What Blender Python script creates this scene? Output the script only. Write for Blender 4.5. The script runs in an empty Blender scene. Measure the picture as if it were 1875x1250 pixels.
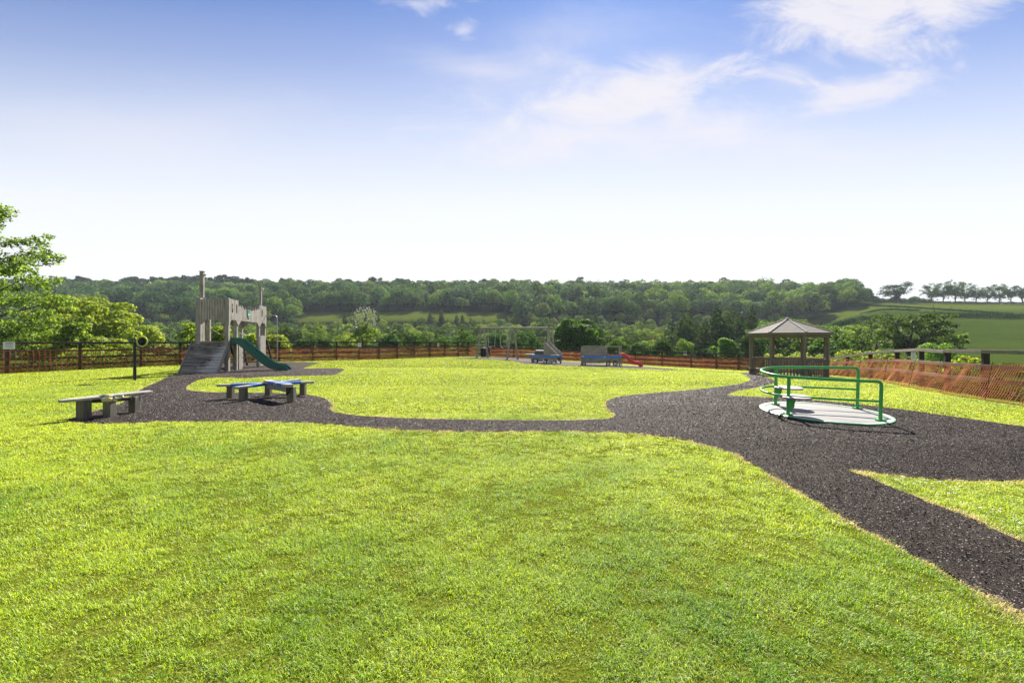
import bpy, math, random
import numpy as np
from mathutils import Vector, Matrix
from mathutils.geometry import delaunay_2d_cdt

# ------------------------------------------------------------------ camera, sky, sun, exposure
scene = bpy.context.scene
COL = scene.collection
CAM_H, F_PX = 1.4, 750.0          # eye height (m); focal length in photo pixels (1875 wide)
HOR = 626.0
cam_data = bpy.data.cameras.new('camera')
cam = bpy.data.objects.new('camera', cam_data); COL.objects.link(cam)
cam_data.sensor_width = 36; cam_data.lens = F_PX / 1875 * 36
cam_data.clip_start = 0.05; cam_data.clip_end = 5000
cam.location = (0, 0, CAM_H); cam.rotation_euler = (math.radians(90), 0, 0)
scene.camera = cam

SUN_EL, SUN_AZ = math.radians(41), math.radians(13)     # azimuth from +Y towards +X
scene.view_settings.view_transform = 'Standard'
scene.view_settings.look = 'None'
scene.view_settings.gamma = 1
scene.view_settings.exposure = 1.27
sun_d = bpy.data.lights.new('sun', 'SUN'); sun_d.energy = 5.0; sun_d.angle = math.radians(0.6)
sun_d.color = (1.0, 0.94, 0.84)
sun = bpy.data.objects.new('sun', sun_d); COL.objects.link(sun)
sdir = Vector((math.sin(SUN_AZ) * math.cos(SUN_EL), math.cos(SUN_AZ) * math.cos(SUN_EL), math.sin(SUN_EL)))
sun.rotation_euler = (-sdir).to_track_quat('-Z', 'Y').to_euler()
sun.location = (20, 60, 90)

world = bpy.data.worlds.new('World'); scene.world = world; world.use_nodes = True

class NT:
    def __init__(s, tree): s.t = tree; s.n = tree.nodes; s.l = tree.links
    def new(s, ty, **kw):
        nd = s.n.new(ty)
        for k, v in kw.items(): setattr(nd, k, v)
        return nd
    def link(s, a, b): s.l.new(a, b)
    def val(s, sock, v):
        if hasattr(v, 'is_output'): s.l.new(v, sock)
        else: sock.default_value = v
    def math(s, op, a, b=0.0, c=None, clamp=False):
        m = s.new('ShaderNodeMath', operation=op, use_clamp=clamp)
        s.val(m.inputs[0], a); s.val(m.inputs[1], b)
        if c is not None: s.val(m.inputs[2], c)
        return m.outputs[0]
    def mix(s, fac, a, b, blend='MIX'):
        m = s.new('ShaderNodeMix', data_type='RGBA', blend_type=blend)
        s.val(m.inputs[0], fac); s.val(m.inputs[6], a); s.val(m.inputs[7], b)
        return m.outputs[2]
    def ramp(s, fac, stops, interp='LINEAR'):
        r = s.new('ShaderNodeValToRGB'); cr = r.color_ramp; cr.interpolation = interp
        while len(cr.elements) < len(stops): cr.elements.new(0.5)
        for e, (p, c) in zip(cr.elements, stops):
            e.position = p; e.color = c if len(c) == 4 else (*c, 1)
        s.val(r.inputs[0], fac); return r.outputs[0]
    def noise(s, vec, scale, detail=2, rough=0.5, dist=0.0):
        n = s.new('ShaderNodeTexNoise'); s.l.new(vec, n.inputs['Vector'])
        n.inputs['Scale'].default_value = scale; n.inputs['Detail'].default_value = detail
        n.inputs['Roughness'].default_value = rough; n.inputs['Distortion'].default_value = dist
        return n.outputs[0]
    def mapping(s, vec, scale=(1, 1, 1), loc=(0, 0, 0), rot=(0, 0, 0)):
        m = s.new('ShaderNodeMapping'); s.l.new(vec, m.inputs[0])
        m.inputs['Location'].default_value = loc; m.inputs['Rotation'].default_value = rot
        m.inputs['Scale'].default_value = scale
        return m.outputs[0]

def srgb(r, g, b):
    f = lambda c: ((c / 255 + 0.055) / 1.055) ** 2.4 if c > 10 else c / 255 / 12.92
    return (f(r), f(g), f(b), 1)

def build_world():
    w = NT(world.node_tree); w.n.clear()
    out = w.new('ShaderNodeOutputWorld')
    sky = w.new('ShaderNodeTexSky', sky_type='NISHITA', sun_disc=False)
    sky.sun_elevation = SUN_EL; sky.sun_rotation = SUN_AZ
    sky.air_density = 1.0; sky.dust_density = 0.1; sky.ozone_density = 2.0
    tc = w.new('ShaderNodeTexCoord')
    sep = w.new('ShaderNodeSeparateXYZ'); w.link(tc.outputs['Generated'], sep.inputs[0])
    x, y, z = sep.outputs
    # height of the direction over the horizon, eased towards the sides
    hyp = w.math('SQRT', w.math('ADD', w.math('ADD', w.math('MULTIPLY', y, y), w.math('MULTIPLY', w.math('MULTIPLY', x, x), 0.12)), 0.0001))
    v = w.math('DIVIDE', z, hyp)
    blue = w.mix(1.0, sky.outputs[0], (0.0270, 0.0385, 0.0590, 1), 'MULTIPLY')
    hz = w.ramp(w.math('DIVIDE', v, 1.0, clamp=True), [(0.0, (1, 1, 1)), (0.20, (.98,) * 3), (0.33, (.89,) * 3), (0.46, (.68,) * 3), (0.56, (.49,) * 3), (0.68, (.27,) * 3), (0.84, (.07,) * 3), (1.0, (0, 0, 0))])
    hcol = (.414, .418, .424, 1)
    base = w.mix(hz, blue, hcol)
    # clouds, placed by direction on the sky
    ya = w.math('MAXIMUM', w.math('ABSOLUTE', y), 0.05)
    cu = w.math('DIVIDE', x, ya); cv = w.math('DIVIDE', z, ya)
    cmb = w.new('ShaderNodeCombineXYZ'); w.link(cu, cmb.inputs[0]); w.link(cv, cmb.inputs[1])
    w.link(w.math('MULTIPLY', w.math('SIGN', y), 3.0), cmb.inputs[2])
    pv = cmb.outputs[0]
    n1 = w.noise(w.mapping(pv, (1.0, 2.1, 1.0), rot=(0, 0, -0.25)), 4.6, 10, 0.66, 0.45)
    n2 = w.noise(w.mapping(pv, (0.8, 2.4, 1.0), (3, 1, 0), rot=(0, 0, 0.2)), 2.2, 7, 0.6, 0.5)
    def blob(cx, cy, rx, ry, ang=0.0):
        ux, uy = (cx - 937) / F_PX, (HOR - cy) / F_PX
        dx = w.math('SUBTRACT', cu, ux); dy = w.math('SUBTRACT', cv, uy)
        c, s_ = math.cos(ang), math.sin(ang)
        a = w.math('ADD', w.math('MULTIPLY', dx, c), w.math('MULTIPLY', dy, s_))
        b = w.math('SUBTRACT', w.math('MULTIPLY', dy, c), w.math('MULTIPLY', dx, s_))
        a = w.math('DIVIDE', a, rx / F_PX); b = w.math('DIVIDE', b, ry / F_PX)
        d = w.math('SQRT', w.math('ADD', w.math('MULTIPLY', a, a), w.math('MULTIPLY', b, b)))
        return w.math('SUBTRACT', 1.0, d)
    def cloud(bl, n, gain, edge, soft, amt):
        t = w.math('ADD', bl, w.math('MULTIPLY', w.math('SUBTRACT', n, 0.5), gain))
        m = w.new('ShaderNodeMapRange', interpolation_type='SMOOTHSTEP')
        w.link(t, m.inputs[0]); m.inputs[1].default_value = edge; m.inputs[2].default_value = edge + soft
        m.inputs[3].default_value = 0; m.inputs[4].default_value = amt
        return m.outputs[0]
    c = base
    white = (.376, .363, .385, 1)
    for bl, n, g, e, s_, am in [
        (blob(1640, -20, 370, 165, 0.32), n1, 1.7, 0.12, 0.60, 0.92),
        (blob(1480, 120, 190, 80, 0.5), n1, 2.6, 0.25, 1.2, 0.42),
        (blob(1590, 168, 190, 46, 0.14), n1, 1.8, 0.05, 0.8, 0.8),
        (blob(1160, 165, 240, 75, 0.25), n1, 2.8, 0.0, 1.1, 0.8),
        (blob(1080, 230, 400, 110, 0.05), n1, 2.6, 0.0, 1.2, 0.75),
        (blob(1220, 200, 260, 60, -0.3), n2, 2.8, 0.10, 1.2, 0.65),
        (blob(880, 130, 330, 80, -0.12), n2, 2.4, 0.0, 1.2, 0.6),
        (blob(760, 8, 110, 34, 0.0), n1, 4.0, 0.2, 1.1, 0.55),
        (blob(848, 58, 42, 30, 0.5), n1, 4.0, 0.2, 1.0, 0.55),
        (blob(1350, 260, 520, 90, 0.0), n2, 2.8, 0.10, 1.3, 0.6),
        (blob(1000, 60, 400, 80, 0.1), n2, 2.6, 0.25, 1.4, 0.35),
        (blob(300, 240, 700, 130, 0.0), n2, 2.2, 0.1, 1.5, 0.35)]:
        c = w.mix(cloud(bl, n, g, e, s_, am), c, white)
    # the half of the sky away from the sun is dimmer
    dim = w.new('ShaderNodeMapRange', interpolation_type='SMOOTHSTEP'); w.link(y, dim.inputs[0]); dim.inputs[1].default_value = -.55; dim.inputs[2].default_value = .25; dim.inputs[3].default_value = .68; dim.inputs[4].default_value = 1.0
    dc = w.new('ShaderNodeCombineXYZ'); [w.link(dim.outputs[0], dc.inputs[i]) for i in range(3)]
    c = w.mix(1.0, c, dc.outputs[0], 'MULTIPLY')
    b2 = w.new('ShaderNodeBackground'); w.link(c, b2.inputs[0]); b2.inputs[1].default_value = 1.0
    w.link(b2.outputs[0], out.inputs[0])
build_world()

# ------------------------------------------------------------------ terrain
def sstep(a, b, x):
    t = np.clip((np.asarray(x, float) - a) / (b - a), 0, 1); return t * t * (3 - 2 * t)
def smax(x, k=1.0):
    x = np.asarray(x, float); return 0.5 * (x + np.sqrt(x * x + k * k)) - 0.0
def near_z(x, y):
    x = np.asarray(x, float); y = np.asarray(y, float)
    a = smax(x + 4, 1.2) * smax((y - 14) / 22, .12)
    a = np.minimum(a, 45)
    z = -0.044 * a
    z = z - 0.01 * smax(x - 9, 1.0)
    z = z - 0.036 * np.clip(9.4 - y, 0, 5) * sstep(2, 6, x)
    return z
WOOD_P = [(-50, 0), (44, -1.2), (60, -2.5), (85, -4.5), (120, -4), (180, 1), (215, 3.5), (235, 13), (262, 20.5), (300, 29), (380, 46), (450, 50), (600, 40), (1200, 10)]
FIELD_P = [(-50, 0), (44, -2.0), (60, -3.0), (80, -3.2), (105, -1.0), (130, 4), (160, 10.5), (200, 16.5), (260, 25.6), (300, 26.5), (450, 20), (1200, 0)]
def far_z(x, y):
    x = np.asarray(x, float); y = np.asarray(y, float)
    u = x / np.maximum(y, 30)
    zw = np.interp(y, *zip(*WOOD_P)); zf = np.interp(y, *zip(*FIELD_P))
    k = sstep(0.62, 0.90, u + 0.04 * np.sin(y * .05))
    z = zw * (1 - k) + zf * k
    z = z + 0.5 * np.sin(x * .04 + 1) * np.sin(y * .045) * sstep(60, 140, y)
    bump = np.exp(-((u - .81) / .055) ** 2) * sstep(240, 300, y) * 7
    dip = -6 * sstep(.66, .74, u) * (1 - sstep(.74, .80, u)) * sstep(300, 380, y)
    return z + bump + dip * 0
def gz(x, y):
    x = np.asarray(x, float); y = np.asarray(y, float)
    k = sstep(42, 62, np.sqrt(y * y * (y > 0) + (np.maximum(np.abs(x) - 22, 0) * 1.6) ** 2))
    return near_z(x, y) * (1 - k) + far_z(x, y) * k
def G(px, py):
    """ground point seen at a photo pixel"""
    u, v = (px - 937) / F_PX, (HOR - py) / F_PX
    Y = 8.0
    lo, hi = 0.8, 60.0
    f = lambda Y: CAM_H + v * Y - float(near_z(u * Y, Y))
    for _ in range(60):
        m = (lo + hi) / 2
        if f(m) > 0: lo = m
        else: hi = m
    return (u * lo, lo)
def onz(x, y, up=0.0): return (x, y, float(gz(x, y)) + up)

# ------------------------------------------------------------------ object helpers
def tag(o, label=None, cat=None, group=None, kind=None):
    if label: o['label'] = label
    if cat: o['category'] = cat
    if group: o['group'] = group
    if kind: o['kind'] = kind
    return o
def empty(name, loc, rz=0.0, label=None, cat=None, group=None):
    o = bpy.data.objects.new(name, None); COL.objects.link(o)
    o.location = loc; o.rotation_euler = (0, 0, rz); o.empty_display_size = 0.2
    return tag(o, label, cat, group)
def mesh_np(name, verts, faces, mat=None, parent=None, smooth=False, attrs=None, link=True):
    """faces: (N,k) int array"""
    me = bpy.data.meshes.new(name)
    verts = np.asarray(verts, np.float32); faces = np.asarray(faces, np.int32)
    n, k = faces.shape
    me.vertices.add(len(verts)); me.vertices.foreach_set('co', verts.ravel())
    me.loops.add(n * k); me.loops.foreach_set('vertex_index', faces.ravel())
    me.polygons.add(n); me.polygons.foreach_set('loop_start', np.arange(0, n * k, k, dtype=np.int32))
    if smooth: me.polygons.foreach_set('use_smooth', np.ones(n, bool))
    if attrs:
        for an, arr in attrs.items():
            arr = np.asarray(arr, np.float32)
            if arr.ndim == 1:
                a = me.attributes.new(an, 'FLOAT', 'POINT'); a.data.foreach_set('value', arr)
            else:
                a = me.attributes.new(an, 'FLOAT_COLOR', 'POINT'); a.data.foreach_set('color', arr.ravel())
    me.update(calc_edges=True)
    if mat is not None:
        for m in (mat if isinstance(mat, (list, tuple)) else [mat]): me.materials.append(m)
    if not link: return me
    o = bpy.data.objects.new(name, me); COL.objects.link(o); o.parent = parent
    return o

class MB:
    """collects shapes, builds ONE mesh object"""
    def __init__(s): s.v = []; s.f = []; s.m = []
    def add(s, vs, fs, mi=0):
        b = len(s.v); s.v += [tuple(map(float, p)) for p in vs]; s.f += [tuple(b + i for i in f) for f in fs]; s.m += [mi] * len(fs)
        return s
    def beam(s, p0, p1, w, h, up=(0, 0, 1), mi=0, taper=1.0):
        p0, p1 = Vector(p0), Vector(p1); d = (p1 - p0).normalized(); up = Vector(up)
        if abs(d.dot(up)) > .98: up = Vector((0, 1, 0)) if abs(d.y) < .9 else Vector((1, 0, 0))
        sx = d.cross(up).normalized(); sz = sx.cross(d).normalized()
        vs = []
        for p, k in ((p0, 1), (p1, taper)):
            for a, b in ((-1, -1), (1, -1), (1, 1), (-1, 1)): vs.append(p + sx * a * w / 2 * k + sz * b * h / 2 * k)
        return s.add(vs, [(0, 1, 2, 3), (7, 6, 5, 4), (0, 4, 5, 1), (1, 5, 6, 2), (2, 6, 7, 3), (3, 7, 4, 0)], mi)
    def box(s, c, d, mi=0):
        c = Vector(c); x, y, z = d[0] / 2, d[1] / 2, d[2] / 2
        vs = [c + Vector(q) for q in ((-x, -y, -z), (x, -y, -z), (x, y, -z), (-x, y, -z), (-x, -y, z), (x, -y, z), (x, y, z), (-x, y, z))]
        return s.add(vs, [(3, 2, 1, 0), (4, 5, 6, 7), (0, 1, 5, 4), (1, 2, 6, 5), (2, 3, 7, 6), (3, 0, 4, 7)], mi)
    def prism(s, pts, off, mi=0):
        """pts: planar loop of 3D points, extruded by vector off"""
        off = Vector(off); n = len(pts); a = [Vector(p) for p in pts]; b = [p + off for p in a]
        return s.add(a + b, [tuple(range(n - 1, -1, -1)), tuple(range(n, 2 * n))] + [(i, (i + 1) % n, n + (i + 1) % n, n + i) for i in range(n)], mi)
    def tube(s, path, r, seg=10, mi=0, cap=True, closed=False):
        path = [Vector(p) for p in path]; n = len(path); rs = r if isinstance(r, (list, tuple)) else [r] * n
        vs = []; prev = None
        for i, p in enumerate(path):
            if closed: d = path[(i + 1) % n] - path[i - 1]
            else: d = path[min(i + 1, n - 1)] - path[max(i - 1, 0)]
            d.normalize()
            if prev is None:
                a = Vector((0, 0, 1)) if abs(d.z) < .9 else Vector((1, 0, 0)); sx = d.cross(a).normalized()
            else: sx = (prev - d * prev.dot(d)).normalized()
            prev = sx; sy = d.cross(sx)
            for k in range(seg):
                t = 2 * math.pi * k / seg; vs.append(p + (sx * math.cos(t) + sy * math.sin(t)) * rs[i])
        fs = []
        for i in range(n if closed else n - 1):
            j = (i + 1) % n
            for k in range(seg):
                k2 = (k + 1) % seg; fs.append((i * seg + k, i * seg + k2, j * seg + k2, j * seg + k))
        if cap and not closed: fs += [tuple(range(seg - 1, -1, -1)), tuple((n - 1) * seg + k for k in range(seg))]
        return s.add(vs, fs, mi)
    def lathe(s, prof, c=(0, 0, 0), axis=(0, 0, 1), seg=24, mi=0):
        """prof: (r, h) pairs along axis"""
        ax = Vector(axis).normalized(); a = Vector((0, 0, 1)) if abs(ax.z) < .9 else Vector((1, 0, 0))
        sx = ax.cross(a).normalized(); sy = ax.cross(sx); c = Vector(c); vs = []; n = len(prof)
        for r, h in prof:
            for k in range(seg):
                t = 2 * math.pi * k / seg; vs.append(c + ax * h + (sx * math.cos(t) + sy * math.sin(t)) * max(r, 1e-4))
        fs = [(i * seg + k, i * seg + (k + 1) % seg, (i + 1) * seg + (k + 1) % seg, (i + 1) * seg + k) for i in range(n - 1) for k in range(seg)]
        fs += [tuple(range(seg - 1, -1, -1)), tuple((n - 1) * seg + k for k in range(seg))]
        return s.add(vs, fs, mi)
    def build(s, name, mat, parent=None, bevel=0.0, smooth=False):
        me = bpy.data.meshes.new(name); me.from_pydata(s.v, [], s.f); me.update()
        for m in (mat if isinstance(mat, (list, tuple)) else [mat]): me.materials.append(m)
        me.polygons.foreach_set('material_index', s.m)
        o = bpy.data.objects.new(name, me); COL.objects.link(o); o.parent = parent
        import bmesh
        bm = bmesh.new(); bm.from_mesh(me); bmesh.ops.recalc_face_normals(bm, faces=bm.faces); bm.to_mesh(me); bm.free()
        if smooth:
            me.polygons.foreach_set('use_smooth', [True] * len(me.polygons))
            try: me.set_sharp_from_angle(angle=math.radians(38))
            except Exception: pass
        if bevel:
            b = o.modifiers.new('bevel', 'BEVEL'); b.width = bevel; b.segments = 2; b.limit_method = 'ANGLE'
        return o

# ------------------------------------------------------------------ materials
MATS = {}
def new_mat(name):
    m = bpy.data.materials.new(name); m.use_nodes = True; t = NT(m.node_tree); t.n.clear()
    out = t.new('ShaderNodeOutputMaterial'); return m, t, out
def bsdf(t, out, col, rough=0.8, bump=None, bstr=0.3, bdist=0.01, metal=0.0, spec=0.3):
    p = t.new('ShaderNodeBsdfPrincipled'); t.val(p.inputs['Base Color'], col); t.val(p.inputs['Roughness'], rough)
    p.inputs['Metallic'].default_value = metal; p.inputs['Specular IOR Level'].default_value = spec
    if bump is not None:
        b = t.new('ShaderNodeBump'); b.inputs['Strength'].default_value = bstr; b.inputs['Distance'].default_value = bdist
        t.link(bump, b.inputs['Height']); t.link(b.outputs[0], p.inputs['Normal'])
    t.link(p.outputs[0], out.inputs[0]); return p
def wood(name, c1, c2, axis='z', stain=(0.10, 0.09, 0.075), stain_amt=0.5, green=0.0, space='Object'):
    m, t, out = new_mat(name)
    tc = t.new('ShaderNodeTexCoord'); v = tc.outputs['Object']
    sc = {'x': (1.2, 22, 22), 'y': (22, 1.2, 22), 'z': (22, 22, 1.2)}[axis]
    g = t.noise(t.mapping(v, sc), 1.6, 5, 0.65, 0.3)
    g2 = t.noise(t.mapping(v, tuple(k * 2.6 for k in sc)), 2.0, 3, 0.6)
    patch = t.noise(v, 2.3, 5, 0.65)
    col = t.mix(t.ramp(g, [(0.3, (0, 0, 0)), (0.72, (1, 1, 1))]), (*c1, 1), (*c2, 1))
    col = t.mix(t.math('MULTIPLY', t.ramp(g2, [(0.52, (0, 0, 0)), (0.7, (1, 1, 1))]), 0.45), col, (*stain, 1))
    col = t.mix(t.math('MULTIPLY', t.ramp(patch, [(0.50, (0, 0, 0)), (0.68, (1, 1, 1))]), stain_amt), col, (*stain, 1))
    if green:
        p2 = t.noise(t.mapping(v, (1, 1, 1), (7, 3, 1)), 5, 4, .7)
        col = t.mix(t.math('MULTIPLY', t.ramp(p2, [(0.55, (0, 0, 0)), (0.68, (1, 1, 1))]), green), col, (0.33, 0.36, 0.16, 1))
    bsdf(t, out, col, 0.85, t.math('ADD', g, t.math('MULTIPLY', g2, .5)), 0.5, 0.01)
    return m
for ax in 'xyz':
    MATS['grey_' + ax] = wood('weathered_wood_' + ax, (0.21, 0.19, 0.165), (0.43, 0.405, 0.365), ax, stain_amt=.45)
    MATS['brown_' + ax] = wood('brown_wood_' + ax, (0.16, 0.135, 0.105), (0.30, 0.262, 0.215), ax, stain_amt=.4)
    MATS['dark_' + ax] = wood('dark_wood_' + ax, (0.028, 0.020, 0.016), (0.07, 0.052, 0.042), ax, (0.02, 0.015, 0.012))
    MATS['ramp_' + ax] = wood('ramp_wood_' + ax, (0.20, 0.175, 0.145), (0.52, 0.465, 0.40), ax, (0.065, 0.058, 0.05), .8)
    MATS['bleg_' + ax] = wood('bench_leg_wood_' + ax, (0.11, 0.10, 0.075), (0.22, 0.20, 0.16), ax, (0.05, 0.05, 0.035), .5, .15)
    MATS['bench_' + ax] = wood('bench_wood_' + ax, (0.26, 0.25, 0.21), (0.48, 0.46, 0.41), ax, (0.12, 0.11, 0.09), .4, .25)
    MATS['rail_' + ax] = wood('rail_wood_' + ax, (0.26, 0.24, 0.20), (0.52, 0.48, 0.42), ax, (0.08, 0.07, 0.055), .5, .2)
    MATS['roof_' + ax] = wood('roof_wood_' + ax, (0.165, 0.15, 0.122), (0.29, 0.27, 0.23), ax, (0.12, .10, .08), .4)
def paint_sunlit_ramp():  # paints a sunlit patch into the lower right ramp colour, plus plank tone bands
    m = MATS['ramp_x']; t = NT(m.node_tree); p = [n for n in t.n if n.type == 'BSDF_PRINCIPLED'][0]
    src = p.inputs['Base Color'].links[0].from_socket
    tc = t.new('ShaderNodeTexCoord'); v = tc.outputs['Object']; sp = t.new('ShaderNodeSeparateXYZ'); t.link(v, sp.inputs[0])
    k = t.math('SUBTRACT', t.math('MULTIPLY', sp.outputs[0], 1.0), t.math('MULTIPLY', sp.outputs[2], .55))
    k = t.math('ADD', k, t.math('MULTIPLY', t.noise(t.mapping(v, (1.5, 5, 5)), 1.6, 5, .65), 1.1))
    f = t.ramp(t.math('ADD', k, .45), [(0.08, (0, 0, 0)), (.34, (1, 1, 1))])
    bands = t.noise(t.mapping(v, (.35, .01, 7.5), (3, 0, 0)), 1.3, 2, .8)
    src = t.mix(t.ramp(bands, [(.35, (.75,) * 3), (.62, (0, 0, 0))]), src, (0.055, .05, .047, 1))
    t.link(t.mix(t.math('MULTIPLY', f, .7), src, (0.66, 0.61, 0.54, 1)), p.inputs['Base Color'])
paint_sunlit_ramp()
def plain(name, col, rough=0.5, bumpscale=0, metal=0.0, var=0.15, spec=0.4, wear=None):
    m, t, out = new_mat(name); tc = t.new('ShaderNodeTexCoord'); v = tc.outputs['Object']
    n = t.noise(v, 9, 5, .65)
    dark = tuple(c * (1 - var) for c in col); lite = tuple(min(1, c * (1 + var)) for c in col)
    c = t.mix(n, (*dark, 1), (*lite, 1))
    if wear:
        w_ = t.noise(v, 26, 5, .75)
        c = t.mix(t.ramp(w_, [(0.58, (0, 0, 0)), (0.64, (1, 1, 1))]), c, (*wear, 1))
    bsdf(t, out, c, rough, t.noise(v, bumpscale, 3) if bumpscale else None, .25, .004, metal, spec)
    return m
MATS['boiler_grey'] = plain('boiler_grey', (0.09, 0.092, 0.09), .45, 30, var=.3)
MATS['chain_pale'] = plain('pale_chain', (0.50, 0.49, 0.45), .5)
MATS['green_paint'] = plain('green_paint', (0.065, 0.38, 0.085), .38, 60, var=.25, wear=(0.10, .24, .10))
MATS['green_plastic'] = plain('green_plastic', (0.016, 0.11, 0.085), .35, 20)
MATS['red_plastic'] = plain('red_plastic', (0.78, 0.05, 0.06), .4, 20)
MATS['blue_paint'] = plain('blue_paint', (0.07, 0.32, 0.80), .6, 60, wear=(0.16, .15, .13))
MATS['blue_worn'] = plain('blue_worn_paint', (0.05, 0.16, 0.50), .6, 40, wear=(0.20, .19, .15))
MATS['red_paint'] = plain('red_paint', (0.42, 0.045, 0.04), .6, wear=(0.2, .18, .15))
MATS['teal_paint'] = plain('teal_paint', (0.10, 0.33, 0.38), .6, wear=(0.2, .2, .18))
MATS['black_metal'] = plain('black_metal', (0.012, 0.012, 0.018), .4, 40)
MATS['black_rubber'] = plain('black_rubber', (0.015, 0.015, 0.017), .8, 40)
MATS['yellow_plastic'] = plain('yellow_plastic', (0.50, 0.58, 0.06), .5)
MATS['mauve_plastic'] = plain('mauve_plastic', (0.50, 0.22, 0.32), .5)
MATS['seat_white'] = plain('seat_white', (0.52, 0.46, 0.46), .55, 50)
MATS['galv'] = plain('galvanised_metal', (0.38, 0.39, 0.38), .45, 60, .6)
MATS['rim'] = plain('rim_metal', (0.42, 0.55, 0.44), .5, 50, .2)
MATS['white_sign'] = plain('white_sign', (0.74, 0.75, 0.75), .5, var=.05)
MATS['print_dark'] = plain('print_dark', (0.06, 0.07, 0.09), .6)
MATS['print_red'] = plain('print_red', (0.45, 0.08, 0.06), .6)
MATS['rope'] = plain('rope', (0.40, 0.37, 0.32), .9, 90)
MATS['lichen'] = plain('yellow_lichen_wood', (0.50, 0.47, 0.24), .9, 50, var=.4)
MATS['wheel_hub'] = plain('wheel_hub', (0.80, 0.80, 0.77), .6, var=.2)
MATS['emblem_green'] = plain('emblem_green', (0.05, 0.20, 0.13), .5)
MATS['orange_disc'] = plain('orange_disc', (0.45, 0.20, 0.05), .5)
MATS['clear_panel'] = plain('pale_green_panel', (0.42, 0.58, 0.52), .25)
MATS['bark'] = wood('bark', (0.045, 0.035, 0.028), (0.12, 0.10, 0.08), 'z', (0.03, .03, .02), .5)
MATS['bark_pale'] = wood('bark_pale', (0.10, 0.09, 0.075), (0.22, 0.20, 0.17), 'z', (0.06, .055, .04), .5)

def tread_mat():
    m, t, out = new_mat('tread_plate'); tc = t.new('ShaderNodeTexCoord'); v = tc.outputs['Object']
    w1 = t.new('ShaderNodeTexWave', wave_type='BANDS', bands_direction='DIAGONAL'); w1.inputs['Scale'].default_value = 5.5
    w2 = t.new('ShaderNodeTexWave', wave_type='BANDS', bands_direction='X'); w2.inputs['Scale'].default_value = 4.5
    t.link(v, w1.inputs[0]); t.link(t.mapping(v, rot=(0, 0, -.8)), w2.inputs[0])
    k = t.math('MULTIPLY', w1.outputs[1], w2.outputs[1])
    n = t.noise(v, 2.5, 5, .7)
    c = t.mix(k, (0.15, 0.145, 0.14, 1), (0.42, 0.41, 0.40, 1))
    c = t.mix(t.math('MULTIPLY', t.ramp(n, [(.42, (0, 0, 0)), (.7, (1, 1, 1))]), .45), c, (0.27, 0.245, 0.23, 1))
    bsdf(t, out, c, .6, k, .5, .006, .15); return m
MATS['tread'] = tread_mat()

def net_mat(name, col, transl=.35):
    m, t, out = new_mat(name); tc = t.new('ShaderNodeTexCoord')
    n = t.noise(tc.outputs['Object'], 1.3, 4, .6)
    c = t.mix(n, (*[k * .6 for k in col], 1), (*[min(1, k * 1.3) for k in col], 1))
    d = t.new('ShaderNodeBsdfDiffuse'); tr = t.new('ShaderNodeBsdfTranslucent'); t.link(c, d.inputs[0]); t.link(c, tr.inputs[0])
    mx = t.new('ShaderNodeMixShader'); mx.inputs[0].default_value = transl
    t.link(d.outputs[0], mx.inputs[1]); t.link(tr.outputs[0], mx.inputs[2]); t.link(mx.outputs[0], out.inputs[0]); return m
MATS['net_red'] = net_mat('net_red', (0.50, 0.17, 0.085))
MATS['net_orange'] = net_mat('net_orange', (0.62, 0.24, 0.12), .4)
MATS['net_pale'] = net_mat('net_pale', (0.62, 0.30, 0.17), .4)

def leaf_mat(name, col, mode='object', transl=.45, var=.35, gloss=.5):
    """mode object: tinted by object colour; attr: tinted by the tone attribute"""
    m, t, out = new_mat(name)
    if mode == 'object':
        oi = t.new('ShaderNodeObjectInfo'); tint = oi.outputs['Color']
    else:
        at = t.new('ShaderNodeAttribute', attribute_name='tint'); tint = at.outputs['Color']
    at2 = t.new('ShaderNodeAttribute', attribute_name='rnd'); r = at2.outputs['Fac']
    a = (*[c * (1 - var) for c in col], 1); b = (*[c * (1 + var) for c in col], 1)
    c = t.mix(r, a, b)
    c = t.mix(1.0, c, tint, 'MULTIPLY')
    warm = t.mix(1.0, c, (1.35, 1.25, .6, 1), 'MULTIPLY')
    p = t.new('ShaderNodeBsdfPrincipled'); t.link(c, p.inputs['Base Color']); p.inputs['Roughness'].default_value = .6
    p.inputs['Specular IOR Level'].default_value = .25 * gloss
    tr = t.new('ShaderNodeBsdfTranslucent'); t.link(warm, tr.inputs[0])
    if transl > .4:
        mx = t.new('ShaderNodeAddShader'); t.link(p.outputs[0], mx.inputs[0]); t.link(tr.outputs[0], mx.inputs[1])
    else:
        mx = t.new('ShaderNodeMixShader'); mx.inputs[0].default_value = transl; t.link(p.outputs[0], mx.inputs[1]); t.link(tr.outputs[0], mx.inputs[2])
    t.link(mx.outputs[0], out.inputs[0])
    return m
MATS['leaf_far'] = leaf_mat('woodland_leaves', (0.086, 0.164, 0.058), transl=.30, gloss=.1)
MATS['leaf_mass'] = leaf_mat('woodland_mass_leaves', (0.086, 0.164, 0.058), 'attr', transl=.30, gloss=.1)
MATS['leaf_near'] = leaf_mat('near_leaves', (0.088, 0.130, 0.027), transl=.5, var=.65, gloss=.4)
MATS['blossom'] = plain('blossom', (0.72, 0.72, 0.55), .8)

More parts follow.
